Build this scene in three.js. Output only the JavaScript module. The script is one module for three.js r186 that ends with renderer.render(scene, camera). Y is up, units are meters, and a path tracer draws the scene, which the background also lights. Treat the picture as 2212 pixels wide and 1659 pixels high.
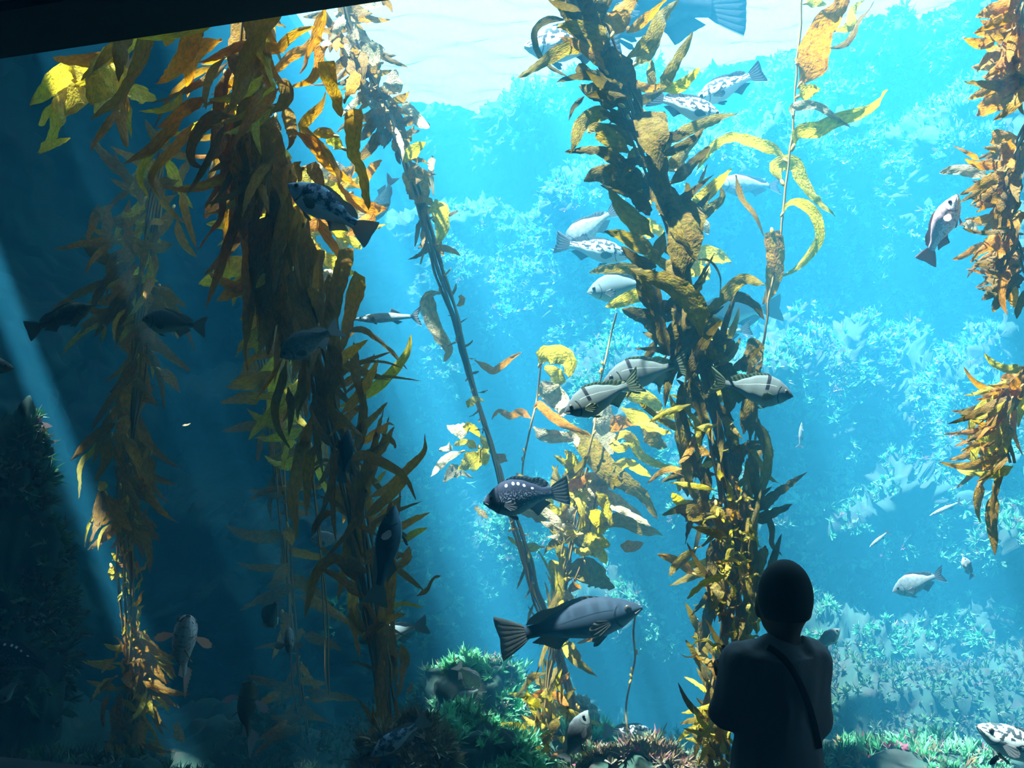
import * as THREE from 'three';
import { mergeGeometries, mergeVertices } from 'three/addons/utils/BufferGeometryUtils.js';
import { MarchingCubes } from 'three/addons/objects/MarchingCubes.js';
import { createNoise3D, createNoise2D } from 'simplex-noise';

/* ---------- camera, sky, sun, water haze, exposure ---------- */
const scene = new THREE.Scene();
const renderer = new THREE.WebGLRenderer({ antialias: true });
renderer.toneMapping = THREE.LinearToneMapping;
renderer.toneMappingExposure = 1.06;
renderer.shadowMap.enabled = true;
const FOV = 42, PITCH = 5 * Math.PI / 180, EYE = new THREE.Vector3(0, 1.45, 0);
const camera = new THREE.PerspectiveCamera(FOV, 4 / 3, 0.05, 60);
camera.position.copy(EYE);
camera.rotation.x = PITCH;
camera.updateMatrixWorld(true);
scene.add(camera);

// daylight over the open top of the tank
scene.background = new THREE.Color().setRGB(0.72, 0.9, 1.0).multiplyScalar(4.6);
// the water of the tank: gives the blue depth and the shafts of light
scene.fog = new THREE.FogExp2(new THREE.Color().setRGB(0.06, 0.58, 1.0), 0.092);

const YAW = -17.2 * Math.PI / 180;                 // the window wall turns its right end towards the viewer
const SUNDIR = new THREE.Vector3(0.27, -1, -0.28).applyAxisAngle(new THREE.Vector3(0, 1, 0), YAW).normalize();
const sun = new THREE.DirectionalLight(new THREE.Color().setRGB(1.0, 0.97, 0.9), 92);
sun.name = 'sun';
sun.position.set(-1, 3, -6).addScaledVector(SUNDIR, -12);
sun.target.position.set(-1, 3, -6);
sun.castShadow = true;
sun.shadow.radius = 2.2;
sun.shadow.mapSize.set(2048, 2048);
Object.assign(sun.shadow.camera, { left: -9, right: 9, top: 9, bottom: -9, near: 1, far: 30 });
scene.add(sun, sun.target);

/* ---------- helpers ---------- */
let seed = 20240611;
const rnd = () => { seed = (seed + 0x6d2b79f5) | 0; let t = Math.imul(seed ^ (seed >>> 15), 1 | seed); t = (t + Math.imul(t ^ (t >>> 7), 61 | t)) ^ t; return ((t ^ (t >>> 14)) >>> 0) / 4294967296; };
const rr = (a, b) => a + (b - a) * rnd();
const pick = (a) => a[Math.floor(rnd() * a.length)];
const n3 = createNoise3D(rnd), n2 = createNoise2D(rnd);
const fbm = (x, y, z, o = 4) => { let s = 0, a = 0.5, f = 1; for (let i = 0; i < o; i++) { s += a * n3(x * f, y * f, z * f); a *= 0.5; f *= 2.03; } return s; };
const clamp = THREE.MathUtils.clamp, lerp = THREE.MathUtils.lerp;
const sstep = (a, b, x) => { const t = clamp((x - a) / (b - a), 0, 1); return t * t * (3 - 2 * t); };
const V = (x, y, z) => new THREE.Vector3(x, y, z);
const FPX = 829.5 / Math.tan(FOV * Math.PI / 360);
const CF = V(0, Math.sin(PITCH), -Math.cos(PITCH)), CU = V(0, Math.cos(PITCH), Math.sin(PITCH)), CR = V(1, 0, 0);
// where a thing stands: direction measured on the photograph, and its distance from the viewer in metres
const at = (px, py, d) => EYE.clone().addScaledVector(CF, d).addScaledVector(CR, (px - 1106) / FPX * d).addScaledVector(CU, (829.5 - py) / FPX * d);
// the frame of the room and the tank: x along the window, z out of the window
const ORG = V(0, 0, -3.4), LX = V(Math.cos(YAW), 0, -Math.sin(YAW)), LZ = V(Math.sin(YAW), 0, Math.cos(YAW));
const loc = (x, y, z) => ORG.clone().addScaledVector(LX, x).addScaledVector(LZ, z).setY(y);
const toLoc = (p) => { const q = p.clone().sub(ORG); return V(q.dot(LX), p.y, q.dot(LZ)); };
const setLoc = (o) => { o.position.copy(ORG); o.rotation.y = YAW; return o; };
const names = new Map();
const numbered = (n) => { const k = names.get(n) ?? 0; names.set(n, k + 1); return k ? n + '_' + String(k).padStart(3, '0') : n; };
const shade = (o) => { o.castShadow = o.receiveShadow = true; return o; };
function mesh(name, geo, mat, parent) { const m = shade(new THREE.Mesh(geo, mat)); m.name = name; if (parent) parent.add(m); return m; }
function struct(name, geo, mat, label) { const m = mesh(numbered(name), geo, mat, scene); m.userData = { kind: 'structure', label }; return m; }
function thing(name, label, category, group) { const g = new THREE.Group(); g.name = numbered(name); g.userData = { label, category }; if (group) g.userData.group = group; scene.add(g); return g; }
const rgb = (r, g, b) => new THREE.Color().setRGB(r, g, b);
function dataTex(w, h, fn, srgb = true) {
  const d = new Uint8Array(w * h * 4);
  for (let y = 0; y < h; y++) for (let x = 0; x < w; x++) { const c = fn((x + 0.5) / w, (y + 0.5) / h, x, y), i = (y * w + x) * 4; d[i] = clamp(c[0], 0, 1) * 255; d[i + 1] = clamp(c[1], 0, 1) * 255; d[i + 2] = clamp(c[2], 0, 1) * 255; d[i + 3] = 255; }
  const t = new THREE.DataTexture(d, w, h); t.magFilter = THREE.LinearFilter; t.minFilter = THREE.LinearMipmapLinearFilter; t.generateMipmaps = true; t.wrapS = t.wrapT = THREE.RepeatWrapping; if (srgb) t.colorSpace = THREE.SRGBColorSpace; t.needsUpdate = true; return t;
}
const box = (x0, x1, y0, y1, z0, z1) => new THREE.BoxGeometry(x1 - x0, y1 - y0, z1 - z0).translate((x0 + x1) / 2, (y0 + y1) / 2, (z0 + z1) / 2);
function tube(pts, r, radial = 6, seg) {
  const c = new THREE.CatmullRomCurve3(pts, false, 'centripetal');
  const g = new THREE.TubeGeometry(c, seg ?? Math.max(6, pts.length * 4), 1, radial, false), p = g.attributes.position, S = seg ?? Math.max(6, pts.length * 4);
  for (let i = 0; i <= S; i++) { const t = i / S, q = c.getPointAt(t), rad = typeof r === 'function' ? r(t) : r; for (let j = 0; j <= radial; j++) { const k = i * (radial + 1) + j; p.setXYZ(k, q.x + (p.getX(k) - q.x) * rad, q.y + (p.getY(k) - q.y) * rad, q.z + (p.getZ(k) - q.z) * rad); } }
  g.computeVertexNormals(); return g;
}

/* ---------- the dark viewing room ---------- */
const roomTex = dataTex(256, 256, (u, v, x, y) => { const n = 0.5 + 0.5 * fbm(u * 9, v * 9, 2, 4); const k = 0.13 + 0.05 * n; return [k, k, k * 1.05]; });
const roomMat = new THREE.MeshStandardMaterial({ name: 'dark_painted_plaster', map: roomTex, roughness: 0.95 });
const carpetMat = new THREE.MeshStandardMaterial({ name: 'dark_carpet', color: rgb(0.02, 0.02, 0.024), roughness: 1 });
const WT = 3.24, WB = 0.3;        // window top and sill
const RX0 = -7.5, RX1 = 5.5;
setLoc(struct('floor', box(RX0, RX1, -0.3, 0, 0.18, 7), carpetMat, 'dark carpeted floor of the viewing room'));
setLoc(struct('ceiling', box(RX0, RX1, 3.55, 3.9, 0.18, 7), roomMat, 'dark ceiling of the viewing room'));
setLoc(struct('wall_back_room', box(RX0, RX1, 0, 3.55, 6.8, 7), roomMat, 'dark rear wall of the viewing room')).name = 'wall_rear';
setLoc(struct('wall_left_room', box(RX0 - 0.2, RX0, -0.3, 3.9, 0.18, 7), roomMat, 'dark left wall of the viewing room'));
setLoc(struct('wall_right_room', box(RX1, RX1 + 0.2, -0.3, 3.9, 0.18, 7), roomMat, 'dark right wall of the viewing room'));
setLoc(struct('wall_front', box(RX0 - 0.2, RX1 + 0.2, WT + 0.1, 5.84, -0.12, 0.18), roomMat, 'black wall above the tank window'));
setLoc(struct('trim_1', mergeGeometries([box(RX0, RX1, WT, WT + 0.1, -0.12, 0.24), box(RX0, RX1, WT + 0.04, WT + 0.32, 0.18, 0.26)]), roomMat, 'black soffit along the top edge of the tank window'));
setLoc(struct('wall_sill', box(RX0 - 0.2, RX1 + 0.2, -1.0, WB, -0.12, 0.18), roomMat, 'dark low wall under the tank window'));
const acrylic = new THREE.MeshPhysicalMaterial({ name: 'clear_acrylic', color: rgb(0.97, 0.995, 1), transmission: 1, roughness: 0, ior: 1.45, thickness: 0 });
{ const w = setLoc(struct('window_1', new THREE.PlaneGeometry(RX1 - RX0, WT - WB).translate((RX0 + RX1) / 2, (WT + WB) / 2, -0.04), acrylic, 'large clear acrylic window of the kelp tank')); }

/* ---------- the tank: surface, added roof, rock walls and floor ---------- */
const YS = 5.65;
const waterMat = new THREE.MeshPhysicalMaterial({ name: 'water_surface', color: rgb(0.8, 0.97, 1.0), transmission: 1, roughness: 0.04, ior: 1.33, thickness: 0 });
{
  const g = new THREE.PlaneGeometry(13, 9.6, 130, 100).rotateX(-Math.PI / 2).translate(-1, YS, -4.9), p = g.attributes.position;
  for (let i = 0; i < p.count; i++) p.setY(i, YS + 0.05 * n2(p.getX(i) * 1.1, p.getZ(i) * 2.2) + 0.025 * n2(p.getX(i) * 3.1 + 9, p.getZ(i) * 5));
  g.computeVertexNormals();
  const w = setLoc(mesh('water_surface', g, waterMat, scene)); w.userData = { kind: 'structure', label: 'rippled bright water surface above the kelp' };
}
const trace = (p, y = 5.92) => toLoc(p.clone().addScaledVector(SUNDIR, (y - p.y) / SUNDIR.y));   // where the sun ray that reaches p crosses the roof
{
  // added roof shading the left end, hatches aimed for light shafts, deck along window
  const EB = trace(at(250, 80, 8.2)), EF = trace(at(335, 200, 4.85));
  const sh = new THREE.Shape([[-8, 0.3], [-8, -9], [EB.x, -9], [EF.x, -0.14], [6.5, -0.14], [6.5, 0.3]].map(([x, z]) => new THREE.Vector2(x, z)));
  const hole = (c, w, l, skew = 0) => sh.holes.push(new THREE.Path([[-w - skew * l, -l], [w - skew * l, -l], [w + skew * l, l], [-w + skew * l, l]].map(([x, z]) => new THREE.Vector2(c.x + x, c.z + z))));
  hole(trace(at(205, 1150, 6.15)), 0.13, 0.4, 0.85);
  hole(trace(at(95, 1000, 6.4)), 0.03, 0.3, 0.85);
  hole(trace(at(200, 205, 5.3)), 0.26, 0.13, 0.6);
  hole(trace(at(290, 120, 4.85)), 0.07, 0.1, 0.5);
  const g = new THREE.ExtrudeGeometry(sh, { depth: 0.14, bevelEnabled: false }).rotateX(Math.PI / 2).translate(0, 5.98, 0);
  // Shape y is used as the local z: turn it the right way round
  const p = g.attributes.position; for (let i = 0; i < p.count; i++) p.setZ(i, p.getZ(i));
  setLoc(struct('roof', g, roomMat, 'dark deck and roof with hatches, added to shade part of the tank')).name = 'ceiling_added_roof';
}
{
  // unseen plank walkway, added to shade the lower water and split it into shafts
  const w = setLoc(new THREE.Group()); w.name = 'ceiling_added_walkway'; w.userData = { kind: 'structure', label: 'unseen plank walkway added over the open top to shade the water' }; scene.add(w);
  for (const [x, wd] of [[-2.62, 0.16], [-2.4, 0.2], [-2.12, 0.24], [-1.86, 0.14], [-1.62, 0.26], [-1.33, 0.2]]) mesh('plank', box(x - wd / 2, x + wd / 2, 5.88, 5.93, -3.3, -1.6), roomMat, w);
  for (const z of [-1.75, -3.1]) mesh('beam', box(-3.1, -1.15, 5.8, 5.88, z - 0.04, z + 0.04), roomMat, w);
}
const rockMat = new THREE.MeshStandardMaterial({ name: 'algae_covered_rock', vertexColors: true, roughness: 0.95 });
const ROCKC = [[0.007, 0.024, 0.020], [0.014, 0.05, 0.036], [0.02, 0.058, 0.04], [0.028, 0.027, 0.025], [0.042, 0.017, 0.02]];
function rockColor(x, y, z, out) {
  const a = fbm(x * 1.3, y * 1.3, z * 1.3 + 3, 3), b = fbm(x * 4.1 + 7, y * 4.1, z * 4.1, 4), c = fbm(x * 2.2 + 31, y * 2.2, z * 2.2, 3);
  let k = [0, 1, 2].map((i) => lerp(ROCKC[0][i], ROCKC[1][i], clamp(0.5 + a * 0.9 + b * 0.7, 0, 1)));
  k = k.map((v, i) => lerp(v, ROCKC[2][i], sstep(0.05, 0.45, b)));
  k = k.map((v, i) => lerp(v, ROCKC[3][i], 0.6 * sstep(0.2, 0.45, c)));
  k = k.map((v, i) => lerp(v, ROCKC[4][i], 0.55 * sstep(0.28, 0.42, fbm(x * 5 + 51, y * 5, z * 5, 2))));
  return k;
}
function paint(g, ox = 0, oy = 0, oz = 0) {
  const p = g.attributes.position, c = new Float32Array(p.count * 3);
  for (let i = 0; i < p.count; i++) { const k = rockColor(p.getX(i) + ox, p.getY(i) + oy, p.getZ(i) + oz); c.set(k, i * 3); }
  g.setAttribute('color', new THREE.BufferAttribute(c, 3)); return g;
}
// back wall: tiers of rockwork that step back towards the surface
const LEDGES = [[0.2, 0.35, 0.30, 0.25], [0.95, 0.35, 0.42, 0.40], [2.3, 0.45, 0.55, 0.55], [4.45, 0.9, 0.25, 0.45]];   // height, step back above it, overhang, reach of the undercut
function backZ(x, y) {
  let z = -5.35 - 0.05 * x;
  LEDGES.forEach(([h, s, a, u], i) => {
    const hh = h + 0.26 * n2(x * 0.55, i * 7.3) + 0.12 * n2(x * 1.7, i * 3.1) + (i === 3 ? 0.1 * x : 0), k = 0.7 + 0.5 * n2(x * 0.6 + 4, i * 11);
    z -= s * sstep(hh - 0.1, hh + 0.5, y);
    z += a * k * (y < hh ? Math.exp(-(hh - y) / u) : Math.exp(-Math.pow((y - hh) / 0.28, 2)));
  });
  z += 0.5 * n3(x * 0.42, y * 0.5, 1) + 0.24 * n3(x * 1.2, y * 1.3, 5);
  z += 0.7 * sstep(1.9, 3.4, x);                                       // the rockwork comes forward on the right
  z -= 0.7 * sstep(-0.6, -2.6, x) * sstep(0.5, 2.5, y);
  const bx = (x - 0.35) / 0.85, by = (y - 4.05) / 0.75, br = bx * bx + by * by; if (br < 1) z += 0.5 * Math.sqrt(1 - br);   // boulder high up in the middle
  z -= 1.7 * sstep(-0.1, 0.8, 3.35 - 0.92 * (x + 2.4) - y + 0.3 * n2(x * 1.1, y * 1.1)) * sstep(1.0, 0.3, x + 0.2 * n2(y * 1.3, 8)) * sstep(-3.4, -2.4, x);   // deep recess low in the middle
  return z;
}
function patch(nu, nv, f) {
  const pos = new Float32Array((nu + 1) * (nv + 1) * 3), idx = [];
  for (let j = 0; j <= nv; j++) for (let i = 0; i <= nu; i++) f(i / nu, j / nv).toArray(pos, (j * (nu + 1) + i) * 3);
  for (let j = 0; j < nv; j++) for (let i = 0; i < nu; i++) { const a = j * (nu + 1) + i, b = a + 1, c = a + nu + 1, d = c + 1; idx.push(a, b, d, a, d, c); }
  const g = new THREE.BufferGeometry(); g.setAttribute('position', new THREE.BufferAttribute(pos, 3)); g.setIndex(idx); g.computeVertexNormals(); return g;
}
function roughen(g, amp) {   // lumps of encrusting growth, along the normal
  const p = g.attributes.position, n = g.attributes.normal;
  for (let i = 0; i < p.count; i++) {
    const x = p.getX(i), y = p.getY(i), z = p.getZ(i), d = amp * (1.1 * fbm(x * 3, y * 3, z * 3, 2) + 0.75 * Math.abs(fbm(x * 8, y * 8, z * 8 + 2, 3)) + 0.35 * n3(x * 22, y * 22, z * 22));
    p.setXYZ(i, x + n.getX(i) * d, y + n.getY(i) * d, z + n.getZ(i) * d);
  }
  g.computeVertexNormals(); return paint(g);
}
const backGeo = roughen(patch(430, 300, (u, v) => { const x = lerp(-7.2, 5.2, u), y = lerp(-2.3, 5.95, v); return V(x, y, backZ(x, y)); }), 0.18);
const wallBack = setLoc(struct('wall_back', backGeo, rockMat, 'tall tiered rock wall overgrown with turquoise algae at the back of the tank'));
const floorGeo = roughen(patch(260, 180, (u, v) => { const x = lerp(-7.2, 5.2, u), z = lerp(-0.12, -8.8, v); return V(x, -0.45 + 0.5 * sstep(-3, -5.6, z) * sstep(0.2, 1.0, x) - 0.8 * sstep(-3.2, -5.6, z) * sstep(0.9, 0.1, x) + 0.22 * n2(x * 0.8, z * 0.8) + 0.1 * n2(x * 2, z * 2), z); }), 0.1);
const floorTank = setLoc(struct('floor_tank', floorGeo, rockMat, 'rocky algae-grown floor of the tank'));
const leftGeo = roughen(patch(120, 100, (u, v) => { const z = lerp(-7.5, -0.1, u), y = lerp(-0.8, 5.95, v); return V(-5.4 + 0.5 * n2(z * 0.5, y * 0.5) - 0.2 * y, y, z); }), 0.16);
setLoc(struct('wall_left', leftGeo, rockMat, 'dark rock wall at the left end of the tank'));
const rightGeo = roughen(patch(150, 150, (u, v) => { const z = lerp(-0.1, -7.5, u), y = lerp(-0.8, 5.95, v); return V(2.75 + 0.35 * n2(z * 0.6 + 9, y * 0.7) + 0.9 * sstep(-2.6, -0.6, z) - 0.15 * sstep(-2.5, -4.5, z), y, z); }), 0.15);
const wallRight = setLoc(struct('wall_right', rightGeo, rockMat, 'algae-grown rock wall at the right end of the tank'));

// tufts of algae: curved leaflets growing out of the rock
function leaflet(n, len, wid, spread) {
  const gs = [];
  for (let k = 0; k < n; k++) {
    const a = k / n * 6.283 + rr(0, 1), t = rr(0.3, 1) * spread, pos = [], idx = [], S = 3;
    const dx = Math.cos(a), dz = Math.sin(a), l = len * rr(0.6, 1.1), w = wid * rr(0.7, 1.2);
    for (let i = 0; i <= S; i++) { const s = i / S, r = l * s * t * (0.5 + s * 0.6), y = l * s * (1 - 0.35 * t * s), ww = w * (i === S ? 0.15 : 1 - 0.4 * Math.abs(s - 0.45)); pos.push(dx * r - dz * ww, y, dz * r + dx * ww, dx * r + dz * ww, y, dz * r - dx * ww); if (i < S) { const b = i * 2; idx.push(b, b + 1, b + 3, b, b + 3, b + 2); } }
    const g = new THREE.BufferGeometry(); g.setAttribute('position', new THREE.Float32BufferAttribute(pos, 3)); g.setIndex(idx); g.computeVertexNormals(); gs.push(g);
  }
  return mergeGeometries(gs);
}
const tuftGeo = [leaflet(6, 0.085, 0.011, 0.9), leaflet(5, 0.075, 0.018, 0.8), leaflet(8, 0.11, 0.006, 0.7)];
const tuftMat = new THREE.MeshPhysicalMaterial({ name: 'algae_leaf', color: rgb(1, 1, 1), roughness: 1, transmission: 0.35, thickness: 0 });
const TUFTC = [[0.03, 0.21, 0.08], [0.06, 0.36, 0.14], [0.14, 0.47, 0.23], [0.015, 0.09, 0.04], [0.17, 0.15, 0.10], [0.20, 0.07, 0.07]];
const SHADED_TURF = [[0.014, 0.075, 0.024], [0.024, 0.115, 0.034], [0.040, 0.048, 0.016], [0.008, 0.034, 0.013], [0.060, 0.022, 0.027], [0.05, 0.11, 0.045]];  // brown-green turf colours, also darkened to carry the shade low in the tank
function tufts(name, geo, owner, count, opts = {}) {
  const p = geo.attributes.position, n = geo.attributes.normal, m4 = new THREE.Matrix4(), q = new THREE.Quaternion(), up = V(0, 1, 0), col = new THREE.Color();
  const im = tuftGeo.map((g, k) => { const m = new THREE.InstancedMesh(g, tuftMat, count); m.name = name; m.userData = { kind: 'stuff' }; shade(m); m.count = 0; owner.add(m); return m; });
  let placed = 0, tries = 0; const per = count / 1;
  while (placed < per && tries++ < count * 12) {
    const i = Math.floor(rnd() * p.count), x = p.getX(i), y = p.getY(i), z = p.getZ(i);
    if (opts.keep && !opts.keep(x, y, z)) continue;
    const d = fbm(x * 2.1 + 11, y * 2.1, z * 2.1, 3) + 0.35 * fbm(x * 7, y * 7, z * 7 + 4, 2);
    if (d < (opts.bare ?? -0.1) + 0.2 * rnd()) continue;
    const N = V(n.getX(i), n.getY(i), n.getZ(i)).lerp(up, 0.3).add(V(rr(-0.4, 0.4), rr(-0.4, 0.4), rr(-0.4, 0.4))).normalize();
    q.setFromUnitVectors(up, N).multiply(new THREE.Quaternion().setFromAxisAngle(up, rr(0, 6.28)));
    const s = (opts.size ?? 1) * rr(0.55, 1.35), k = Math.floor(rnd() * 3), mm = im[k];
    m4.compose(V(x, y - 0.005, z), q, V(s, s * rr(0.7, 1.2), s));
    mm.setMatrixAt(mm.count, m4);
    const pal = opts.pal ?? TUFTC, ci = fbm(x * 1.4 + 71, y * 1.4, z * 1.4, 2), c = pal[rnd() < 0.72 ? clamp(Math.floor((0.5 + ci) * 4), 0, Math.min(3, pal.length - 1)) : Math.floor(rnd() * pal.length)], f = rr(0.75, 1.25);
    col.setRGB(c[0] * f, c[1] * f, c[2] * f); mm.setColorAt(mm.count, col); mm.count++; placed++;
  }
}
tufts('algae', backGeo, wallBack, 54000, { keep: (x, y, z) => x > -3.2 && x < 4.0 && y > -0.3 && z > -7.6, size: 0.74 });
tufts('algae', floorGeo, floorTank, 42000, { keep: (x, y, z) => z < -1.2 && z > -6 && x > -3, size: 0.62, pal: SHADED_TURF, bare: -9 });
tufts('algae', rightGeo, wallRight, 10000, { keep: (x, y, z) => z < -0.8, size: 0.7 });
/* ---------- boulders and mounds on the tank floor ---------- */
const RED = [[0.290, 0.079, 0.132], [0.158, 0.132, 0.066], [0.264, 0.158, 0.066], [0.066, 0.132, 0.066], [0.370, 0.106, 0.172]], GREEN = [[0.066, 0.343, 0.158], [0.106, 0.475, 0.224], [0.158, 0.554, 0.317], [0.053, 0.238, 0.119]], BROWN = [[0.211, 0.132, 0.040], [0.290, 0.185, 0.053], [0.119, 0.079, 0.026], [0.158, 0.158, 0.053]];
function boulder(name, label, px, py, d, rx, ry, rz, count, pal, size = 0.8, color) {
  const t = thing(name, label, 'rock'), c = at(px, py, d); t.position.copy(c);
  const g = mergeVertices(new THREE.IcosahedronGeometry(1, 24).deleteAttribute('uv').deleteAttribute('normal')), p = g.attributes.position, sd = rr(0, 50);
  for (let i = 0; i < p.count; i++) { const v = V(p.getX(i), p.getY(i), p.getZ(i)), k = 1 + 0.22 * n3(v.x * 1.3 + sd, v.y * 1.3, v.z * 1.3) + 0.1 * n3(v.x * 3.5, v.y * 3.5 + sd, v.z * 3.5) + 0.05 * fbm(v.x * 9, v.y * 9, v.z * 9 + sd, 3); p.setXYZ(i, v.x * k * rx, v.y * k * ry, v.z * k * rz); }
  g.computeVertexNormals(); paint(g, c.x + sd, c.y, c.z);
  const m = mesh('stone', g, color ? new THREE.MeshStandardMaterial({ name: 'pale_stone', color, roughness: 0.9 }) : rockMat, t);
  if (count) tufts('algae', g, t, count, { pal, size, keep: (x, y) => y > -ry * 0.5 });
}
boulder('rock_mound', 'green algae-covered mound low in the middle, left of the red mound', 1010, 1735, 5.2, 0.42, 0.40, 0.35, 2600, GREEN, 0.8);
boulder('rock_mound', 'low green mound behind the open yellow kelp', 1230, 1700, 5.9, 0.45, 0.34, 0.35, 2000, GREEN, 0.8);
boulder('rock_mound', 'mound of red and brown algae in front, left of the child', 1400, 1745, 5.2, 0.43, 0.31, 0.34, 3600, RED, 0.7);
boulder('rock_mound', 'brown shaggy mound at the foot of the tallest kelp', 880, 1700, 4.5, 0.2, 0.24, 0.2, 1400, BROWN, 0.9);
boulder('rock', 'dark rocky outcrop behind the green mound', 1045, 1560, 6.3, 0.4, 0.36, 0.35, 1600, TUFTC, 0.8);
boulder('rock', 'tall shaded rock pillar at the left edge', -5, 1345, 5.7, 0.34, 1.15, 0.4, 1600, SHADED_TURF, 0.9);
boulder('rock', 'shaded low rock in the bottom left corner', 150, 1760, 5.2, 0.6, 0.26, 0.4, 1200, SHADED_TURF, 0.8);
boulder('rock', 'smooth pale stone on the green mound', 1098, 1590, 5.25, 0.05, 0.035, 0.05, 0, null, 1, rgb(0.16, 0.26, 0.22));
boulder('rock', 'round pale boulder behind the foot of the open yellow kelp', 1255, 1560, 6.0, 0.1, 0.15, 0.1, 0, null, 1, rgb(0.16, 0.22, 0.2));
boulder('rock_mound', 'grassy rock ledge right of the child', 1960, 1720, 5.3, 0.75, 0.24, 0.5, 3500, TUFTC.concat(RED), 0.75);
/* ---------- giant kelp ---------- */
const wrinkle = dataTex(128, 512, (u, v) => { const k = 0.5 + 0.35 * n2(u * 7, v * 34) + 0.2 * n2(u * 17 + 5, v * 80) + 0.12 * n2(u * 40, v * 9); return [k, k, k]; }, false);
const blotch = dataTex(128, 512, (u, v) => { const k = 0.86 + 0.12 * n2(u * 4, v * 16) + 0.08 * n2(u * 20 + 5, v * 70), s = n2(u * 9 + 40, v * 30) > 0.62 ? 0.72 : 1; return [k * s, k * s * (0.97 + 0.05 * n2(u * 3, v * 9)), k * s]; });
const kelpMat = [[0.58, 0.28, 0.008], [0.75, 0.29, 0.006], [0.36, 0.19, 0.012], [0.76, 0.60, 0.025], [0.66, 0.56, 0.30], [0.36, 0.25, 0.02], [0.20, 0.135, 0.016]].map((c, i) => new THREE.MeshPhysicalMaterial({ name: 'kelp_blade', color: rgb(...c), map: blotch, bumpMap: wrinkle, bumpScale: 0.004, roughness: 0.98, specularIntensity: 0.15, transmission: [4, 6].includes(i) ? 0.35 : 0.55, thickness: 0, side: THREE.DoubleSide }));
const stipeMat = new THREE.MeshStandardMaterial({ name: 'kelp_stipe', color: rgb(0.30, 0.18, 0.03), map: blotch, roughness: 0.7 });
const bulbMat = new THREE.MeshPhysicalMaterial({ name: 'kelp_float', color: rgb(0.62, 0.38, 0.05), roughness: 0.5, transmission: 0.2, thickness: 0 });
const bulbGeo = new THREE.SphereGeometry(1, 10, 8).scale(0.62, 1.35, 0.62);
function ribbon(P, width, o = {}) {
  const c = new THREE.CatmullRomCurve3(P, false, 'centripetal'), S = o.seg ?? clamp(P.length * 4, 10, 26), X = 4, pos = [], uv = [], idx = [], len = c.getLength();
  const ph = rr(0, 99), tw0 = o.tw0 ?? rr(-0.5, 0.5), tw1 = o.tw1 ?? rr(-0.9, 0.9), ruf = o.ruf ?? 0.14;
  for (let i = 0; i <= S; i++) {
    const t = i / S, p = c.getPointAt(t), T = c.getTangentAt(t), F = p.clone().sub(EYE).normalize();
    let W = T.clone().cross(F); if (W.lengthSq() < 0.04) W = T.clone().cross(V(0, 1, 0.3)); W.normalize();
    const N = W.clone().cross(T).normalize();
    W.applyAxisAngle(T, lerp(tw0, tw1, t) + 0.25 * Math.sin(t * 7 + ph)); N.crossVectors(W, T);
    const prof = (o.sq ? 0.85 + 0.15 * sstep(0, 0.1, t) : 0.14 + 0.86 * sstep(0, 0.22, t)) * (o.blunt ? 1 - 0.85 * sstep(0.88, 1, t) : Math.pow(Math.max(0.0, 1 - Math.pow(t, 2.6)), 0.75)) + 0.02;
    const hw = width * 0.5 * prof * (1 + 0.1 * n2(t * 6, ph));
    for (let j = 0; j <= X; j++) {
      const s = j / X * 2 - 1, e = Math.abs(s), lift = hw * (0.22 * e * e) + width * ruf * e * e * n2(t * len * 22 + ph, s * 3 + ph) ;
      pos.push(p.x + W.x * s * hw + N.x * lift, p.y + W.y * s * hw + N.y * lift, p.z + W.z * s * hw + N.z * lift); uv.push(j / X * 0.9 + 0.05, t * Math.max(0.3, len) * 1.2 + ph * 0.37 % 1);
      if (i < S && j < X) { const a = i * (X + 1) + j, b = a + X + 1; idx.push(a, a + 1, b + 1, a, b + 1, b); }
    }
  }
  const g = new THREE.BufferGeometry(); g.setAttribute('position', new THREE.Float32BufferAttribute(pos, 3)); g.setAttribute('uv', new THREE.Float32BufferAttribute(uv, 2)); g.setIndex(idx); g.computeVertexNormals(); return g;
}
const plants = [], c3 = (P) => P.reduce((s, p, i) => (i ? s + p.distanceTo(P[i - 1]) : 0), 0);
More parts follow.
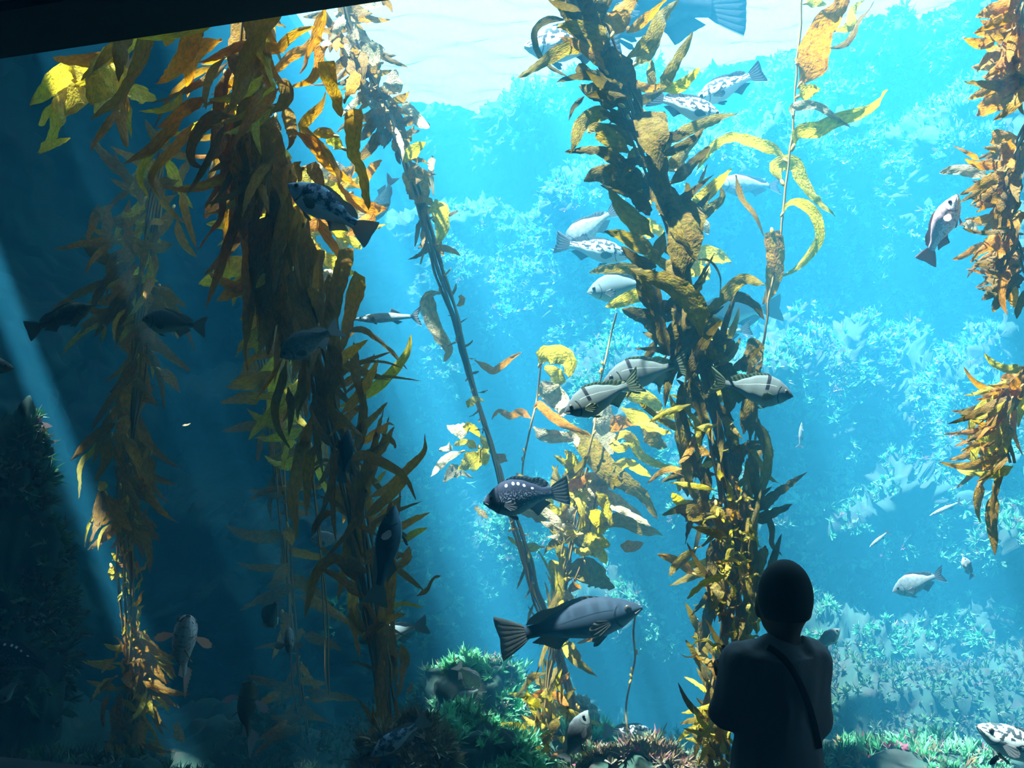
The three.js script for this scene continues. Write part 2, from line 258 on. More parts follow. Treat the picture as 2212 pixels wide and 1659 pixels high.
class Kelp {
  constructor(label, depth, spine, { stipes = 3, spread = 0.03, r = 0.007, group } = {}) {
    this.g = thing('giant_kelp', label, 'kelp', 'giant kelp plants in the tank'); this.d = depth; this.blades = []; plants.push(this);
    this.pts = []; for (let i = 0; i < spine.length; i += 2) this.pts.push([spine[i], spine[i + 1]]);
    this.base = at(...this.pts[this.pts.length - 1], depth); this.g.position.copy(this.base);
    this.curve = new THREE.CatmullRomCurve3(this.pts.map(([x, y]) => V(x, y, 0)), false, 'centripetal');
    for (let k = 0; k < stipes; k++) {
      const a0 = k / stipes * 6.283 + rr(0, 1), tw = rr(4, 9), rad = stipes > 1 ? spread * rr(0.4, 1) : 0, ps = [], S = this.pts.length * 3;
      for (let i = 0; i <= S; i++) { const t = i / S, q = this.curve.getPoint(t), w = at(q.x, q.y, depth), a = a0 + tw * t; ps.push(w.add(V(Math.cos(a) * rad + 0.006 * n2(t * 30, k), 0, Math.sin(a) * rad)).sub(this.base)); }
      mesh('stipe', tube(ps, (t) => r * rr(0.9, 1.1), 5, S * 2), stipeMat, this.g);
    }
  }
  at(x, y, d) { return at(x, y, d).sub(this.base); }
  // a blade along a line of points, px wide
  blade(w, m, line, o = {}) {
    m = this.pal?.[m] ?? m;
    const d0 = this.d + (o.d ?? rr(-0.12, 0.12)), dd = o.dd ?? rr(-0.25, 0.25), n = line.length / 2, P = [], ph = rr(0, 6);
    for (let i = 0; i < n; i++) { const t = i / (n - 1); P.push(at(line[2 * i], line[2 * i + 1], d0 + dd * t + 0.05 * Math.sin(t * 4 + ph))); }
    const g = ribbon(P, w / FPX * d0 * (o.k ?? 1.45), o).translate(-this.base.x, -this.base.y, -this.base.z);
    const b = mesh('blade', g, kelpMat[m]); b.userData.size = w * c3(P); b.userData.m = m; this.blades.push(b);
    if (o.bulb ?? (w > 11 && !o.sq && rnd() < 0.3)) {
      const b = mesh('float_bulb', bulbGeo, bulbMat, this.g), T = P[1].clone().sub(P[0]).normalize(), s = clamp(w * 0.3, 3, 7) / FPX * d0;
      b.position.copy(P[0]).sub(this.base); b.quaternion.setFromUnitVectors(V(0, 1, 0), T); b.scale.setScalar(s);
    }
  }
  // growth along the stipe between a and b: blades leave at the given angles (degrees, 0 right, 90 down)
  fill(n, a, b, angs, len, wid, mats, o = {}) {
    for (let k = 0; k < n; k++) {
      const t = a + (b - a) * (k + rnd()) / n, q = this.curve.getPoint(clamp(t, 0, 1)), [lo, hi] = pick(angs), L = rr(...len) * 1.3;
      let an = rr(lo, hi) * Math.PI / 180, x = q.x + rr(-1, 1) * (o.jx ?? 10), y = q.y + rr(-1, 1) * (o.jy ?? 8); const cv = rr(-1, 1) * (o.curl ?? 0.5) / 5, line = [x, y];
      const wav = o.wave ?? 0, ph = rr(0, 6);
      for (let i = 0; i < 5; i++) { x += Math.cos(an) * L / 5; y += Math.sin(an) * L / 5; an += cv + wav * Math.cos(i * 2.2 + ph) + (o.sag ?? 0) * Math.cos(an) * 0.12; line.push(x, y); }
      this.blade(rr(...wid) * 0.82, pick(mats), line, { d: rr(-1, 1) * (o.jd ?? 0.22) + (o.dz ?? 0), dd: rr(-0.3, 0.3), ruf: o.ruf, ...(o.twist ? { tw0: rr(-1.5, 1.5), tw1: rr(-1.5, 1.5) } : {}) , bulb: o.bulb });
    }
  }
  finish() {   // up to 300 blades are parts of their own, the smallest ones beyond that are one part
    this.blades.sort((a, b) => b.userData.size - a.userData.size);
    const rest = this.blades.splice(300);
    for (const b of this.blades) { b.userData = {}; this.g.add(b); }
    if (rest.length) { rest.sort((a, b) => a.userData.m - b.userData.m); const used = [...new Set(rest.map((b) => b.userData.m))], gs = used.map((m) => mergeGeometries(rest.filter((b) => b.userData.m === m).map((b) => b.geometry))); mesh('small_blades', mergeGeometries(gs, true), used.map((m) => kelpMat[m]), this.g).userData = { kind: 'stuff' }; }
  }
  all(list, o) { for (const [w, m, line, oo] of list) this.blade(w, m, line, { ...o, ...oo }); }
}
const SQ = { sq: true };

{ // the tall plant left of the middle
  const k = new Kelp('tallest giant kelp with long hanging brown straps, left of the middle, rising past the soffit', 4.85, [560, -60, 545, 60, 535, 200, 555, 330, 600, 450, 640, 560, 670, 680, 695, 800, 725, 920, 760, 1040, 785, 1180, 805, 1320, 825, 1460, 845, 1600, 855, 1720], { stipes: 9, spread: 0.055, r: 0.0075 });
  k.all([
    [22, 1, [480, 86, 430, 106, 410, 147, 410, 177, 405, 210]], [30, 1, [435, 28, 415, 76, 397, 121, 375, 152, 337, 182]], [24, 0, [380, 40, 365, 76, 357, 101]],
    [24, 2, [354, 56, 316, 89, 299, 142, 253, 215, 195, 258]], [26, 2, [291, 50, 263, 96, 258, 142, 256, 177]], [18, 0, [268, 83, 228, 121, 200, 154]], [20, 1, [446, 210, 410, 228, 375, 256, 339, 278]],
    [12, 3, [395, 197, 382, 223, 342, 240, 299, 240]], [20, 0, [395, 253, 354, 291, 319, 327, 268, 353]], [14, 3, [375, 291, 337, 316, 301, 382, 316, 418, 322, 432]], [16, 0, [418, 266, 380, 316, 334, 367, 327, 395, 342, 420]],
    [20, 2, [500, 250, 463, 253, 430, 283, 415, 316, 415, 349, 440, 365]], [14, 1, [485, 290, 468, 334, 435, 359]], [14, 1, [488, 253, 488, 350, 481, 400, 476, 471, 453, 502, 425, 542]],
    [36, 2, [526, 10, 519, 76, 511, 131, 516, 175], SQ], [18, 0, [537, 130, 560, 108, 585, 106, 605, 105, 617, 90, 640, 72, 683, 56]], [20, 1, [706, 10, 686, 63, 673, 96, 628, 121, 605, 144, 562, 177]],
    [16, 1, [709, 99, 691, 111, 689, 142, 673, 172, 653, 182, 623, 190]], [10, 1, [701, 86, 681, 89, 663, 121, 658, 142, 646, 162]], [22, 2, [592, 172, 620, 197, 610, 223, 582, 240, 565, 273]], [20, 2, [615, 225, 628, 273, 630, 304, 620, 324]],
    [16, 0, [704, 200, 694, 228, 666, 256, 653, 276, 673, 299, 704, 329, 727, 367, 734, 405]], [18, 1, [635, 283, 673, 309, 699, 349, 737, 380, 780, 408]], [18, 0, [727, 294, 699, 286, 673, 301]], [20, 3, [744, 322, 724, 309, 704, 309]],
    [27, 0, [704, 132, 709, 172, 724, 213, 737, 253], SQ], [22, 0, [765, 152, 759, 192, 742, 223]], [27, 0, [765, 235, 762, 278, 762, 329, 780, 375, 790, 420, 797, 455], SQ], [30, 2, [595, 251, 587, 286, 582, 342]], [14, 1, [623, 337, 615, 375, 614, 420]],
    [30, 2, [653, 365, 630, 380, 625, 410]], [24, 2, [665, 355, 680, 372, 700, 410]], [24, 2, [539, 416, 524, 456, 529, 502, 536, 553, 534, 603, 534, 679, 529, 770, 535, 800]], [20, 2, [582, 466, 562, 487, 547, 527, 541, 603]],
    [30, 2, [612, 598, 587, 623, 582, 666, 574, 717, 562, 760]], [14, 3, [607, 583, 582, 593, 552, 623]], [22, 2, [643, 492, 663, 527, 670, 552, 664, 590]], [25, 2, [688, 540, 683, 590, 688, 654, 686, 705], SQ], [26, 2, [747, 535, 739, 578, 729, 628, 724, 705], SQ],
    [26, 2, [776, 592, 764, 649, 752, 704, 736, 768], SQ], [22, 2, [711, 593, 719, 641, 726, 704]], [16, 1, [688, 471, 703, 502, 724, 537, 731, 562]], [11, 2, [750, 716, 785, 712, 825, 740, 845, 758, 880, 798]],
    [7, 1, [612, 770, 586, 816, 551, 865]], [14, 2, [764, 740, 769, 811, 781, 861, 779, 904]], [19, 3, [731, 881, 771, 861, 809, 838, 855, 795, 880, 760, 888, 722]], [8, 3, [786, 851, 794, 823, 799, 798]], [10, 2, [718, 826, 753, 795, 804, 775, 845, 760]],
    [5, 2, [755, 790, 779, 783, 834, 783, 875, 798]], [6, 2, [733, 861, 781, 821, 834, 814, 910, 823]], [14, 2, [619, 780, 607, 831, 594, 874, 601, 925, 629, 973]], [12, 2, [622, 836, 629, 874, 624, 942]], [18, 2, [662, 775, 655, 823, 645, 874, 643, 909]],
    [32, 2, [693, 831, 690, 887, 698, 937]], [22, 2, [675, 897, 657, 952, 645, 1013, 634, 1076, 642, 1165]], [18, 0, [690, 957, 670, 983, 667, 1038, 662, 1114]], [12, 1, [779, 963, 809, 937, 827, 925, 842, 914, 852, 919]], [20, 0, [784, 1061, 804, 1003, 829, 963, 851, 922]],
    [10, 2, [824, 937, 845, 952, 855, 968]], [16, 2, [756, 995, 784, 983, 834, 1003, 875, 1033, 898, 1080]], [16, 0, [796, 1076, 847, 1046, 885, 1008, 915, 975, 918, 937]], [18, 2, [784, 1120, 834, 1076, 882, 1036]], [8, 3, [809, 1046, 834, 1016]],
    [12, 0, [820, 1150, 860, 1140, 895, 1122, 928, 1107]], [12, 3, [870, 1168, 895, 1152, 923, 1140]], [14, 2, [723, 1104, 698, 1114, 672, 1155]], [28, 2, [715, 1051, 733, 1084, 748, 1114]], [6, 2, [667, 1013, 695, 995, 723, 1000]], [5, 2, [670, 1024, 695, 1005, 713, 1005]],
    [16, 0, [765, 1226, 722, 1206, 687, 1232, 670, 1281, 658, 1336]], [14, 0, [849, 1232, 844, 1275, 833, 1304]], [14, 0, [884, 1180, 878, 1209, 849, 1232, 830, 1250]], [12, 2, [757, 1313, 763, 1348, 791, 1383]], [16, 2, [864, 1391, 875, 1426, 864, 1469]], [14, 2, [849, 1397, 852, 1425, 849, 1455]],
    [8, 2, [893, 1475, 885, 1490, 878, 1504]], [8, 3, [829, 1322, 864, 1304, 893, 1307, 913, 1313]], [8, 2, [900, 1288, 922, 1273, 936, 1249, 953, 1244]],
    [50, 2, [535, 150, 545, 220, 560, 300, 575, 370]], [44, 2, [560, 250, 585, 330, 610, 410, 625, 480]], [40, 2, [600, 420, 625, 500, 640, 580, 650, 660], { d: 0.1 }], [34, 2, [640, 560, 660, 640, 665, 720, 660, 790], { d: 0.1 }],
  ]);
  k.fill(34, 0.02, 0.2, [[95, 150], [95, 130], [60, 90]], [60, 150], [12, 24], [0, 1, 1, 2, 0, 3], { jx: 40, jd: 0.3, curl: 1.3 });
  k.fill(30, 0.02, 0.24, [[100, 160]], [90, 190], [12, 20], [0, 1, 2, 3], { jx: 70, jd: 0.35, curl: 1.2 });
  k.fill(46, 0.18, 0.46, [[70, 115], [75, 105]], [80, 170], [12, 26], [2, 2, 0, 2], { jx: 46, jd: 0.25, curl: 0.7 });
  k.fill(30, 0.42, 0.78, [[70, 130], [20, 60], [-50, -20]], [60, 130], [9, 20], [2, 2, 0], { jx: 30, jd: 0.2, curl: 0.9 });
  k.fill(34, 0.1, 0.4, [[80, 110]], [120, 230], [16, 28], [2, 2, 0, 2], { jx: 60, jd: 0.25, curl: 0.4 });
  k.fill(40, 0.4, 0.98, [[80, 105], [-105, -75]], [90, 170], [12, 24], [2, 2, 0, 2], { jx: 34, jd: 0.15, curl: 0.4 });
  k.fill(34, 0.6, 0.98, [[-80, -40], [-140, -100], [60, 120]], [40, 100], [8, 18], [2, 0, 2], { jx: 34, jd: 0.2, curl: 0.9 });
}
{ // sunlit growth behind the tall plant
  const k = new Kelp('bright yellow-green leafy kelp glowing behind the tallest plant', 5.7, [690, 380, 660, 480, 610, 560, 600, 640, 620, 760, 650, 900, 680, 1100, 700, 1300, 710, 1500], { stipes: 2, r: 0.006 });
  k.fill(60, 0.0, 0.3, [[60, 140], [110, 200], [-20, 60]], [50, 110], [20, 38], [3, 3, 4, 0], { jx: 80, jy: 40, jd: 0.3, curl: 1.2 });
  k.fill(34, 0.3, 0.7, [[60, 140], [130, 180]], [50, 120], [16, 26], [3, 3, 0], { jx: 40, jd: 0.3, curl: 1 });
  k.fill(26, 0.0, 0.1, [[120, 200]], [60, 130], [16, 30], [3, 3, 1], { jx: 150, jy: 60, jd: 0.3, curl: 1.2, dz: -0.3 });
}
{ // yellow mass high on the left
  const k = new Kelp('bunch of broad bright yellow blades high on the left under the soffit', 5.3, [330, 20, 300, 80, 270, 150, 255, 230], { stipes: 2, r: 0.006 });
  k.all([[40, 3, [215, 152, 150, 160, 105, 190, 66, 228]], [60, 3, [262, 140, 225, 172, 195, 225]], [14, 3, [200, 185, 150, 212, 105, 240, 90, 268, 84, 272]], [34, 3, [280, 212, 306, 202, 338, 216]], [10, 3, [280, 226, 277, 260, 284, 298]],
    [28, 3, [165, 178, 130, 232, 106, 298, 82, 330]], [11, 3, [152, 298, 120, 311, 84, 334]], [30, 3, [255, 178, 225, 212, 205, 250]], [36, 3, [190, 172, 165, 215, 140, 250]], [30, 3, [235, 160, 180, 180, 140, 205]], [24, 0, [270, 190, 262, 250, 275, 320]], [20, 1, [255, 75, 215, 78, 176, 82]], [9, 1, [226, 122, 205, 118, 190, 112]]]);
  k.fill(14, 0.2, 1, [[110, 200]], [60, 120], [16, 30], [3, 3, 0], { jx: 40, jy: 20, jd: 0.25, curl: 1 });
}
{ // leaning rope of stipes
  const k = new Kelp('thin leaning kelp rope of twisted stipes slanting down through the middle', 5.6, [735, -30, 755, 60, 790, 140, 830, 230, 860, 310, 895, 400, 925, 500, 950, 590, 985, 690, 1005, 770, 1030, 860, 1060, 950, 1085, 1040, 1115, 1130, 1140, 1210, 1160, 1290, 1190, 1360, 1225, 1480, 1255, 1570], { stipes: 5, spread: 0.028, r: 0.008 });
  k.all([[38, 4, [790, 128, 808, 115, 830, 104]], [30, 4, [838, 205, 850, 185, 854, 150]], [22, 3, [876, 352, 894, 324, 919, 306]], [38, 0, [894, 367, 902, 400, 908, 442], SQ], [12, 4, [934, 337, 932, 380, 937, 425]], [28, 3, [941, 430, 952, 464, 954, 502, 942, 530]],
    [26, 4, [950, 632, 929, 636, 924, 666, 936, 704, 952, 730, 970, 757, 958, 782]], [12, 1, [1025, 778, 1046, 790, 1066, 800, 1086, 788, 1106, 773, 1127, 760]], [16, 1, [1075, 995, 1084, 988, 1096, 995]], [14, 3, [1010, 880, 1030, 862, 1046, 866]], [12, 1, [990, 640, 998, 650, 985, 660]]]);
  k.fill(70, 0, 0.2, [[60, 130], [100, 170], [20, 60]], [30, 80], [10, 24], [2, 2, 0, 2, 4], { jx: 42, jd: 0.2, curl: 1 });
  k.fill(40, 0.12, 0.36, [[60, 130], [0, 60], [-60, 0]], [22, 55], [8, 18], [2, 2, 0], { jx: 18, jd: 0.15, curl: 1 });
  k.fill(40, 0.3, 0.75, [[40, 120], [100, 200], [-60, 20]], [10, 26], [3, 7], [2, 2, 0], { jx: 6, jd: 0.05, curl: 1 });
  k.fill(16, 0.75, 1, [[60, 120]], [20, 60], [4, 8], [2, 3], { jx: 8, jd: 0.05 });
}
{ // big plant right of the middle
  const k = new Kelp('broad dense giant kelp with outspread blades, right of the middle, beside the child', 5.0, [1235, -40, 1290, 60, 1330, 170, 1375, 270, 1410, 350, 1440, 440, 1465, 560, 1480, 680, 1500, 790, 1535, 900, 1560, 1010, 1585, 1130, 1590, 1250, 1580, 1380, 1555, 1500, 1560, 1640], { stipes: 10, spread: 0.06, r: 0.0075 });
  k.pal = { 0: 5, 1: 0, 2: 6 };
  k.all([
    [26, 2, [1252, 66, 1232, 30, 1209, 0, 1195, -30]], [42, 2, [1277, 90, 1282, 25, 1302, -5, 1312, -40]], [36, 1, [1323, 75, 1340, 25, 1363, 0, 1375, -30]], [16, 1, [1353, 71, 1391, 43, 1419, 20, 1445, -8]], [26, 0, [1353, 127, 1404, 89, 1424, 46, 1437, 30, 1467, 0]], [24, 0, [1368, 142, 1399, 111, 1414, 76, 1420, 50]],
    [20, 0, [1425, 190, 1437, 175, 1459, 132, 1480, 101, 1497, 68]], [14, 0, [1411, 192, 1406, 157, 1404, 121]], [14, 1, [1366, 170, 1384, 187, 1411, 192, 1452, 167]], [18, 3, [1429, 197, 1467, 187, 1492, 167, 1512, 145]], [8, 1, [1340, 51, 1368, 66, 1386, 53]], [22, 0, [1282, 111, 1252, 101, 1211, 111, 1173, 134, 1115, 170]],
    [11, 2, [1229, 43, 1183, 43, 1156, 66, 1161, 109, 1186, 142, 1229, 167]], [14, 2, [1277, 152, 1252, 147, 1262, 172]], [32, 2, [1343, 228, 1302, 208, 1272, 195, 1250, 186]], [8, 2, [1262, 208, 1239, 233, 1229, 261]], [24, 0, [1333, 253, 1292, 246, 1257, 268, 1242, 304, 1235, 329]], [28, 0, [1358, 329, 1323, 301, 1292, 281, 1270, 285]], [14, 2, [1366, 316, 1343, 286, 1302, 266]],
    [20, 2, [1368, 375, 1328, 342, 1287, 324, 1221, 327]], [40, 2, [1396, 405, 1340, 380, 1290, 376, 1261, 392]], [16, 2, [1378, 420, 1340, 410, 1297, 400]], [20, 0, [1434, 316, 1467, 288, 1515, 268, 1556, 253, 1594, 244]], [20, 0, [1442, 365, 1472, 337, 1495, 311, 1518, 284]], [24, 4, [1439, 367, 1464, 354, 1480, 390]], [20, 3, [1500, 440, 1525, 420, 1551, 395, 1581, 365]], [6, 4, [1505, 413, 1528, 354]],
    [50, 2, [1404, 240, 1412, 300, 1425, 370], SQ], [52, 2, [1318, 100, 1335, 150, 1362, 225]], [22, 2, [1403, 466, 1383, 436, 1353, 415, 1315, 406]], [30, 0, [1406, 507, 1373, 481, 1342, 446, 1315, 408]], [26, 0, [1416, 542, 1373, 524, 1337, 507, 1305, 500]], [18, 2, [1418, 577, 1378, 562, 1342, 532]], [18, 0, [1403, 590, 1353, 580, 1307, 582, 1272, 589]],
    [36, 0, [1515, 725, 1504, 671, 1479, 638, 1441, 608, 1403, 595, 1356, 578], { d: -0.3, dd: -0.1 }], [22, 3, [1413, 633, 1373, 638, 1337, 653, 1307, 664]], [20, 2, [1441, 691, 1403, 653, 1385, 628, 1375, 602]], [30, 2, [1441, 722, 1403, 691, 1368, 676, 1343, 668]], [14, 2, [1449, 760, 1421, 732, 1388, 717]], [70, 2, [1462, 680, 1475, 720, 1490, 780], { d: -0.1 }],
    [58, 2, [1479, 425, 1481, 494, 1474, 570, 1477, 612], { d: -0.15, sq: true }], [24, 3, [1499, 448, 1525, 420, 1555, 390, 1570, 378]], [18, 0, [1502, 469, 1535, 451, 1560, 426, 1556, 400]], [16, 2, [1487, 440, 1486, 415, 1484, 395]], [4, 2, [1497, 562, 1530, 562, 1555, 595, 1555, 646]], [20, 0, [1553, 663, 1575, 628, 1606, 603, 1651, 615]],
    [16, 2, [1570, 648, 1596, 641, 1631, 661, 1651, 691]], [14, 0, [1525, 699, 1555, 699, 1575, 729]], [16, 2, [1515, 760, 1560, 735, 1580, 734]], [14, 2, [1585, 735, 1575, 755, 1562, 780]], [26, 2, [1638, 735, 1623, 770, 1604, 804], SQ], [40, 2, [1440, 340, 1425, 400, 1440, 470], { d: -0.05 }], [36, 2, [1560, 780, 1580, 850, 1570, 900]],
    [20, 0, [1638, 905, 1642, 924, 1657, 957, 1660, 995, 1647, 1053, 1640, 1090]], [12, 2, [1601, 904, 1632, 917, 1647, 952, 1650, 995]], [10, 2, [1655, 1080, 1657, 1109, 1667, 1142, 1667, 1175, 1690, 1200]], [14, 1, [1521, 985, 1491, 1021, 1456, 1013, 1430, 1018, 1397, 1046]], [28, 0, [1540, 1085, 1519, 1102, 1481, 1127]], [18, 3, [1520, 1102, 1476, 1089, 1451, 1064]],
    [16, 0, [1553, 1232, 1513, 1235, 1484, 1249, 1446, 1264]], [14, 0, [1501, 1186, 1461, 1221, 1446, 1244]], [16, 1, [1501, 1241, 1461, 1212, 1420, 1197]], [14, 0, [1548, 1426, 1527, 1383, 1501, 1342, 1481, 1302]], [16, 0, [1553, 1440, 1527, 1426, 1501, 1397]], [14, 0, [1542, 1541, 1525, 1530, 1504, 1507]], [14, 3, [1545, 1565, 1525, 1559, 1496, 1539]],
  ]);
  k.fill(26, 0.0, 0.14, [[-110, -40], [-150, -100], [170, 220]], [50, 110], [16, 32], [2, 1, 0, 2], { jx: 22, jd: 0.2, curl: 0.8 });
  k.fill(46, 0.14, 0.5, [[190, 225], [-45, -15], [60, 120], [-100, -60]], [45, 95], [14, 30], [2, 2, 0], { jx: 20, jd: 0.22, curl: 0.7 });
  k.fill(70, 0.45, 0.8, [[60, 120], [190, 230], [-60, -20], [80, 110]], [50, 120], [12, 26], [2, 2, 0], { jx: 70, jd: 0.25, curl: 0.9 });
  k.fill(34, 0.58, 0.86, [[150, 230], [60, 110]], [40, 90], [10, 20], [0, 1, 3], { jx: 40, jd: 0.25, curl: 0.9, dz: -0.15 });
  k.fill(60, 0.7, 0.92, [[0, 360]], [22, 50], [4, 7], [3, 1, 3], { jx: 50, jd: 0.15, wave: 1.1, dz: -0.25, bulb: false, ruf: 0.05 });
  k.fill(40, 0.5, 0.98, [[75, 105], [-110, -70]], [90, 170], [12, 26], [2, 2, 0], { jx: 78, jd: 0.2, curl: 0.5 });
  k.fill(30, 0.72, 1, [[60, 120], [200, 250]], [50, 100], [10, 18], [0, 2, 3], { jx: 36, jd: 0.2, curl: 0.8 });
  k.fill(30, 0.93, 1, [[150, 230], [80, 130]], [30, 70], [10, 18], [3, 3, 0], { jx: 28, jy: 24, jd: 0.2, curl: 1, dz: -0.1 });
}
{ // pale growth behind it
  const k = new Kelp('pale yellow kelp fronds peeking out behind the broad dense plant', 5.9, [1420, 400, 1440, 480, 1470, 560, 1490, 640, 1510, 760, 1540, 900], { stipes: 2, r: 0.005 });
  k.all([[30, 3, [1420, 500, 1390, 490, 1360, 500]], [28, 4, [1490, 480, 1515, 485, 1532, 505]], [30, 3, [1490, 560, 1530, 550, 1580, 566]], [24, 3, [1480, 580, 1510, 585, 1525, 598]], [20, 3, [1400, 450, 1395, 430, 1400, 410]]]);
  k.fill(22, 0, 1, [[0, 360]], [30, 70], [14, 26], [3, 4, 3], { jx: 40, jd: 0.2, curl: 1 });
}
{ // slender right plant
  const k = new Kelp('slender single-stemmed kelp with wavy yellow blades, right of the dense plant', 5.2, [1733, -20, 1728, 60, 1718, 180, 1712, 280, 1703, 360, 1694, 440, 1685, 510, 1672, 580, 1660, 650, 1652, 730, 1642, 805, 1637, 870, 1630, 980, 1620, 1150], { stipes: 1, r: 0.0065 });
  k.all([[46, 1, [1728, 184, 1753, 142, 1763, 96, 1779, 58, 1804, 25, 1838, -20], { tw0: 0.3, tw1: -0.3 }], [16, 3, [1799, 68, 1834, 58, 1842, 25, 1867, 0]], [10, 2, [1789, 106, 1824, 96, 1844, 71, 1852, 48, 1875, 23, 1890, 0]], [14, 1, [1720, 137, 1736, 119, 1753, 111]], [24, 3, [1723, 210, 1743, 197, 1771, 190]], [16, 3, [1738, 8, 1760, 4, 1785, 10]],
    [14, 4, [1713, 253, 1710, 235, 1725, 228, 1761, 228, 1784, 240, 1799, 253, 1839, 276]], [24, 3, [1713, 319, 1725, 286, 1766, 281, 1804, 261, 1870, 240, 1895, 223, 1916, 192]], [19, 3, [1697, 347, 1677, 326, 1655, 318, 1620, 306, 1581, 298, 1545, 314, 1520, 345, 1505, 368]],
    [23, 3, [1690, 395, 1675, 362, 1687, 354, 1715, 352, 1735, 390, 1773, 438, 1804, 467]], [17, 3, [1690, 463, 1703, 440, 1728, 438, 1756, 458, 1768, 483, 1771, 514, 1748, 552, 1718, 582, 1684, 599]], [28, 0, [1668, 500, 1675, 540, 1675, 580, 1668, 612, 1657, 640, 1646, 658], SQ], [9, 2, [1590, 380, 1601, 426, 1631, 466, 1651, 512]], [8, 2, [1646, 780, 1636, 800, 1640, 815]]], { bulb: true });
}
{ // mid yellow plant
  const k = new Kelp('open yellow kelp with wide ragged blades between the leaning rope and the dense plant', 5.55, [1262, 1010, 1250, 1080, 1240, 1120, 1232, 1180, 1220, 1240, 1212, 1300, 1200, 1380, 1190, 1460, 1180, 1560, 1170, 1680], { stipes: 4, spread: 0.03, r: 0.006 });
  k.pal = { 0: 5 };
  for (const line of [[1168, 790, 1160, 860, 1150, 905, 1140, 950, 1130, 1000, 1127, 1045], [1332, 676, 1318, 730, 1305, 790, 1295, 830, 1288, 890, 1280, 940, 1262, 1010], [1290, 1060, 1278, 1120, 1262, 1200, 1235, 1270, 1215, 1330], [1372, 1330, 1368, 1370, 1372, 1420, 1362, 1470, 1352, 1530, 1356, 1600], [1225, 1040, 1228, 1110, 1215, 1180, 1205, 1260], [1215, 1420, 1240, 1500, 1262, 1560]]) {
    const P = []; for (let i = 0; i < line.length; i += 2) P.push(k.at(line[i], line[i + 1], k.d + 0.05 * Math.sin(i))); mesh('stipe', tube(P, 0.006, 5), stipeMat, k.g);
    for (let i = 0; i < 5; i++) { const a = Math.floor(rnd() * (P.length - 1)), b = mesh('float_bulb', bulbGeo, bulbMat, k.g); b.position.lerpVectors(P[a], P[a + 1], rnd()).add(V(rr(-0.015, 0.015), 0, 0.01)); b.rotation.z = rr(-0.6, 0.6); b.scale.setScalar(0.011); }
  }
  k.all([[34, 3, [1167, 788, 1177, 768, 1208, 763, 1228, 780, 1230, 815]], [26, 3, [1222, 824, 1197, 808, 1177, 790]], [34, 4, [1170, 823, 1190, 849, 1210, 869, 1218, 900]], [14, 1, [1147, 904, 1127, 892, 1101, 899, 1076, 889, 1062, 906]], [16, 1, [1152, 881, 1162, 871, 1192, 897, 1223, 919, 1253, 932, 1278, 942]], [20, 4, [1152, 922, 1172, 940, 1215, 945, 1240, 945, 1248, 970]],
    [36, 4, [1316, 872, 1304, 925, 1309, 963, 1304, 1010]], [26, 3, [1347, 854, 1380, 854, 1418, 879, 1427, 904]], [24, 3, [1342, 881, 1380, 902, 1410, 922, 1450, 937]], [16, 3, [1418, 892, 1456, 894, 1480, 876, 1470, 862]], [26, 1, [1318, 917, 1354, 914, 1382, 917]], [36, 0, [1382, 915, 1410, 938, 1442, 966]], [16, 3, [1320, 957, 1347, 937, 1367, 952, 1380, 980, 1425, 1005, 1468, 1010]],
    [20, 3, [1324, 947, 1339, 968, 1365, 955]], [34, 0, [1223, 915, 1253, 945, 1283, 978, 1316, 1018, 1354, 1046, 1392, 1076, 1420, 1122]], [24, 0, [1306, 1000, 1291, 1046, 1276, 1064, 1246, 1095]], [20, 3, [1320, 1003, 1354, 1003, 1375, 1013, 1407, 1030]], [22, 1, [1240, 1066, 1248, 1043, 1278, 1026]], [28, 4, [1253, 1074, 1268, 1059, 1291, 1069, 1316, 1079, 1354, 1099, 1407, 1137]],
    [26, 4, [1206, 1150, 1223, 1119, 1255, 1095]], [24, 0, [1301, 1135, 1342, 1122, 1380, 1140, 1432, 1157]], [26, 3, [1240, 1150, 1278, 1165, 1318, 1177]], [24, 3, [1248, 1125, 1278, 1132, 1300, 1158]], [24, 3, [1230, 1210, 1212, 1190, 1196, 1172]], [20, 3, [1188, 1210, 1206, 1235, 1226, 1250]], [48, 0, [1224, 1252, 1258, 1232, 1296, 1244, 1328, 1270]], [14, 4, [1202, 1274, 1224, 1287, 1243, 1297]],
    [16, 1, [1250, 1262, 1238, 1270, 1227, 1284]], [12, 1, [1307, 1364, 1276, 1380, 1245, 1390]], [20, 0, [1218, 1380, 1235, 1411, 1258, 1440, 1290, 1462]], [11, 0, [1180, 1454, 1151, 1461, 1137, 1478, 1115, 1509]], [24, 3, [1262, 1172, 1290, 1190, 1310, 1220]], [18, 1, [1340, 1178, 1368, 1180, 1390, 1172]]]);
  k.fill(46, 0.0, 0.3, [[0, 360]], [30, 80], [14, 28], [3, 3, 0, 4], { jx: 70, jy: 40, jd: 0.25, curl: 1.1 });
  k.fill(40, 0.45, 0.95, [[60, 120], [-110, -70]], [40, 110], [6, 13], [3, 0, 3], { jx: 12, jd: 0.1, curl: 0.4 });
  k.fill(50, 0.8, 1, [[120, 260], [-60, 60]], [24, 60], [9, 18], [3, 3, 0, 1], { jx: 45, jy: 30, jd: 0.25, curl: 1.1 });
}
